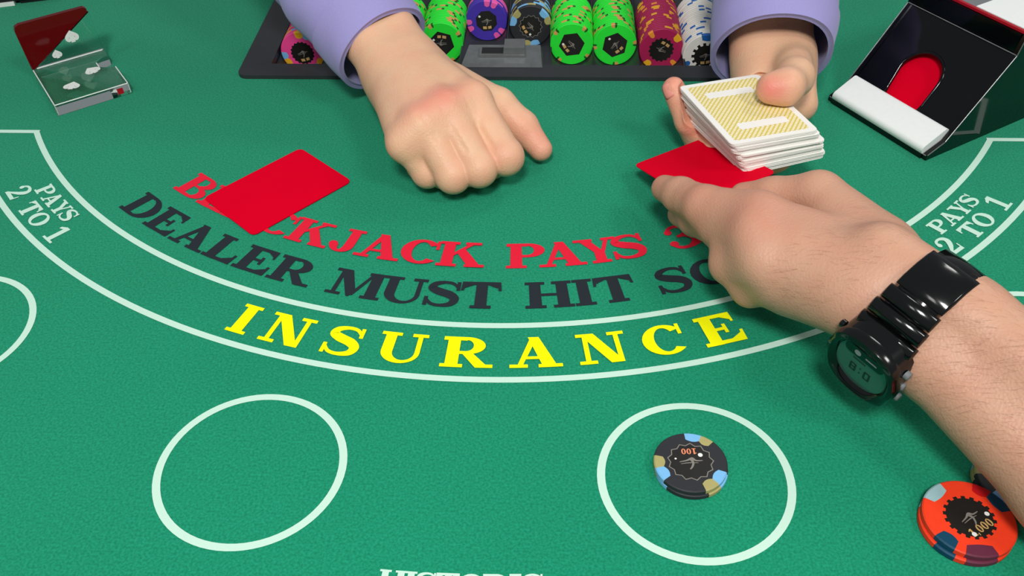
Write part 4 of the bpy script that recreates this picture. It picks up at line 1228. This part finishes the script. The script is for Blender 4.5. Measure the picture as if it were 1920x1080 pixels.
for x, y, a in ((0.021, 0.024, -0.5), (0.043, 0.040, 0.4)):
    o = flat_print('engraved_mark', spade(0.0125), 0, FROST, HOLD, a); o.location = (x, y, HT + 0.0002)
for x, z, s in ((0.041, 0.0185, 0.0105), (0.024, 0.0075, 0.0075)):
    o = flat_print('engraved_mark', spade(s), 0, FROST, HOLD); o.rotation_euler = (math.pi / 2, 0, 0); o.location = (x, HD - PT - 0.0003, HT + z)
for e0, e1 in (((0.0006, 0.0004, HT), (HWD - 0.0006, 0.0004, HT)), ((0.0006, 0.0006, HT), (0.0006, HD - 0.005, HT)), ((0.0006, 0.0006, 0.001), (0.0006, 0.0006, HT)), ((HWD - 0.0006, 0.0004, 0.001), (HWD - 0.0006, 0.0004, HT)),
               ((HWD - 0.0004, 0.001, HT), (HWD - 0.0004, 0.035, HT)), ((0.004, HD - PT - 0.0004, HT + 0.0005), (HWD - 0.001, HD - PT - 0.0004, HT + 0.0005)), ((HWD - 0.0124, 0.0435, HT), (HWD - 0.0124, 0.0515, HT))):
    from_bm('edge_highlight', tube_bm([e0, e1], 0.0005, 6), FROST, HOLD)  # pale tubes drawn as highlight lines along the acrylic edges
from_bm('corner_sticker', bevel(box_bm(HWD - 0.011, -0.0004, 0.0025, HWD - 0.006, -0.0001, 0.0075), 0.0001), RED_TRIM, HOLD)

# ------------------------------------------------------------------ card shoe
sA, sB = at(1552, 188, 0), at(1735, 302, 0)
sd = Vector(sB - sA); SW = sd.length; sd.normalize()
SHOE = empty('card_shoe', tuple(sA), (0, 0, math.atan2(sd[1], sd[0])), 'glossy black card dealing shoe with white roller at the upper right', 'card shoe')
# local: x along the front edge, y into the shoe, z up
WT = 0.004
side_p = [(0.0, 0.0004), (0.0, 0.0045), (0.0165, 0.0105), (0.063, 0.0665), (0.0655, 0.0810), (0.26, 0.0810), (0.26, 0.0004)]
MYZ = Matrix(((0, 0, 1, 0), (1, 0, 0, 0), (0, 1, 0, 0), (0, 0, 0, 1)))
for x0 in (0.0, SW - WT): from_bm('side_panel', bevel(prism_bm(side_p, x0, x0 + WT, None, MYZ), 0.0012, 3), BLACK_GLOSS, SHOE)
from_bm('bottom_panel', box_bm(WT + 0.0003, 0.0003, 0.0004, SW - WT - 0.0003, 0.2597, 0.0034), BLACK_GLOSS, SHOE)
from_bm('rear_panel', box_bm(WT + 0.0003, 0.256, 0.0038, SW - WT - 0.0003, 0.2597, 0.0806), BLACK_GLOSS, SHOE)
# sloping front with the finger opening, in its own plane (x, e)
e_ = Vector((0, 0.063 - 0.0178, 0.0665 - 0.0118)); EL = e_.length; e_.normalize(); nf = Vector((1, 0, 0)).cross(e_)   # points up and out
FM = Matrix(((1, 0, nf[0], 0), (0, e_[1], nf[1], 0.0178), (0, e_[2], nf[2], 0.0118), (0, 0, 0, 1)))
hl, hr, hc, ht_ = 0.0295, 0.0668, 0.0482, 0.0475
rr_ = (hr - hl) / 2
arch = [(hc + rr_ * math.cos(t), ht_ - rr_ + rr_ * math.sin(t)) for t in np.linspace(0, math.pi, 17)]
fp = [(WT + 0.0002, 0), (hl + 0.005, 0)] + [(hl + 0.0025, 0.012)] + arch[::-1] + [(hr + 0.001, 0.012), (hr - 0.001, 0), (SW - WT - 0.0002, 0), (SW - WT - 0.0002, EL), (WT + 0.0002, EL)]
bm = prism_bm(fp, -0.0045, -0.0008); bevel(bm, 0.0006, 2, 1.0); bm.transform(FM)
from_bm('front_panel', bm, BLACK_GLOSS, SHOE)
bm = bmesh.new()
loop = [(hl + 0.0052, 0.002), (hl + 0.0028, 0.012)] + [(x, y) for x, y in arch[::-1]] + [(hr + 0.0006, 0.012), (hr - 0.001, 0.002)]
tube_bm([FM @ Vector((x, y, -0.0012)) for x, y in loop], 0.0013, 8, bm)
from_bm('opening_rim', bm, BLACK_GLOSS, SHOE, True)
from_bm('top_bar', bevel(box_bm(WT + 0.0003, 0.0640, 0.0668, SW - WT - 0.0003, 0.0668, 0.0808), 0.0005), BLACK_GLOSS, SHOE)
from_bm('red_trim', bevel(box_bm(0.0, 0.0652, 0.0812, SW, 0.0678, 0.0830), 0.0007), RED_TRIM, SHOE)
for x0 in (0.0, SW - WT): from_bm('red_trim', bevel(box_bm(x0, 0.0681, 0.0812, x0 + WT, 0.26, 0.0830), 0.0007), RED_TRIM, SHOE)
# roller: a rounded white bar lying on the sloping lip
rp = rounded_rect(0.0265, 0.0090, 0.0036, 6)
bm = prism_bm(rp, WT + 0.0006, SW - WT - 0.0006, None, MYZ); bevel(bm, 0.0008, 2, 1.0)
bm.transform(Matrix.Translation((0, 0.0110, 0.0102)) @ Matrix.Rotation(math.radians(24), 4, 'X'))
from_bm('roller', bm, FOAM, SHOE, False)
from_bm('front_lip', bevel(box_bm(WT + 0.0003, -0.0012, 0.0004, SW - WT - 0.0003, 0.0, 0.0042), 0.0004), BLACK_GLOSS, SHOE)
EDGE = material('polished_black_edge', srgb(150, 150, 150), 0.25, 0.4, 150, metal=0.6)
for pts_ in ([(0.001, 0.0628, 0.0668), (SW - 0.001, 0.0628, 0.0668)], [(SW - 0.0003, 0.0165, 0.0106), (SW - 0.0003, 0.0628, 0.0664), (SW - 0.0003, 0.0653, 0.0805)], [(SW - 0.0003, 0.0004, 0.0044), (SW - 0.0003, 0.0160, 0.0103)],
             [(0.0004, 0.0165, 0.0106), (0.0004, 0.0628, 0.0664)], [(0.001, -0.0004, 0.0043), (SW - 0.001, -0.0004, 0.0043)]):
    from_bm('edge_highlight', tube_bm(pts_, 0.0004, 6), EDGE, SHOE)  # light grey tubes stand in for lamp highlights on the black edges
# lid: grey plate and the white block on the stack
from_bm('weight_plate', bevel(box_bm(WT + 0.001, 0.0690, 0.0760, 0.0535, 0.255, 0.0795), 0.0006), GREY_PL, SHOE)
wb = from_bm('weight_block', bevel(box_bm(0.0540, 0.0690, 0.0700, SW - WT - 0.001, 0.255, 0.0830), 0.0012), FOAM, SHOE)
# red cut card lying behind the opening
o = card_object('cut_card', 0.088, 0.063, 0.0005, 0.004, RED_CARD)
SM = Matrix.Translation(Vector(sA)) @ Matrix.Rotation(math.atan2(sd[1], sd[0]), 4, 'Z')
o.matrix_world = SM @ FM @ Matrix.Translation((0.0515, 0.0335, -0.0085))
tag(o, 'red cut card showing through the finger opening of the black card shoe', 'card')

# ------------------------------------------------------------------ plain black box, unidentified, at the far left corner
b0, b1 = at(-60, 22, 0), at(135, -2, 0)
bx = Vector(b1 - b0); bl_ = bx.length
BOX = empty('table_sign', tuple(b0), (0, 0, math.atan2(bx[1], bx[0])), 'black box with pale base strip at the far left edge of the felt', 'box')
from_bm('body', bevel(box_bm(0, 0.002, 0.004, bl_, 0.06, 0.05), 0.003, 3), BLACK_PLAIN, BOX)
from_bm('foot', bevel(box_bm(0.002, 0.0, 0.0003, bl_ * 0.45, 0.055, 0.0038), 0.0008), FROST, BOX)
from_bm('foot', bevel(box_bm(bl_ * 0.5, 0.004, 0.0003, bl_ - 0.002, 0.055, 0.0038), 0.0008), BLACK_PLAIN, BOX)
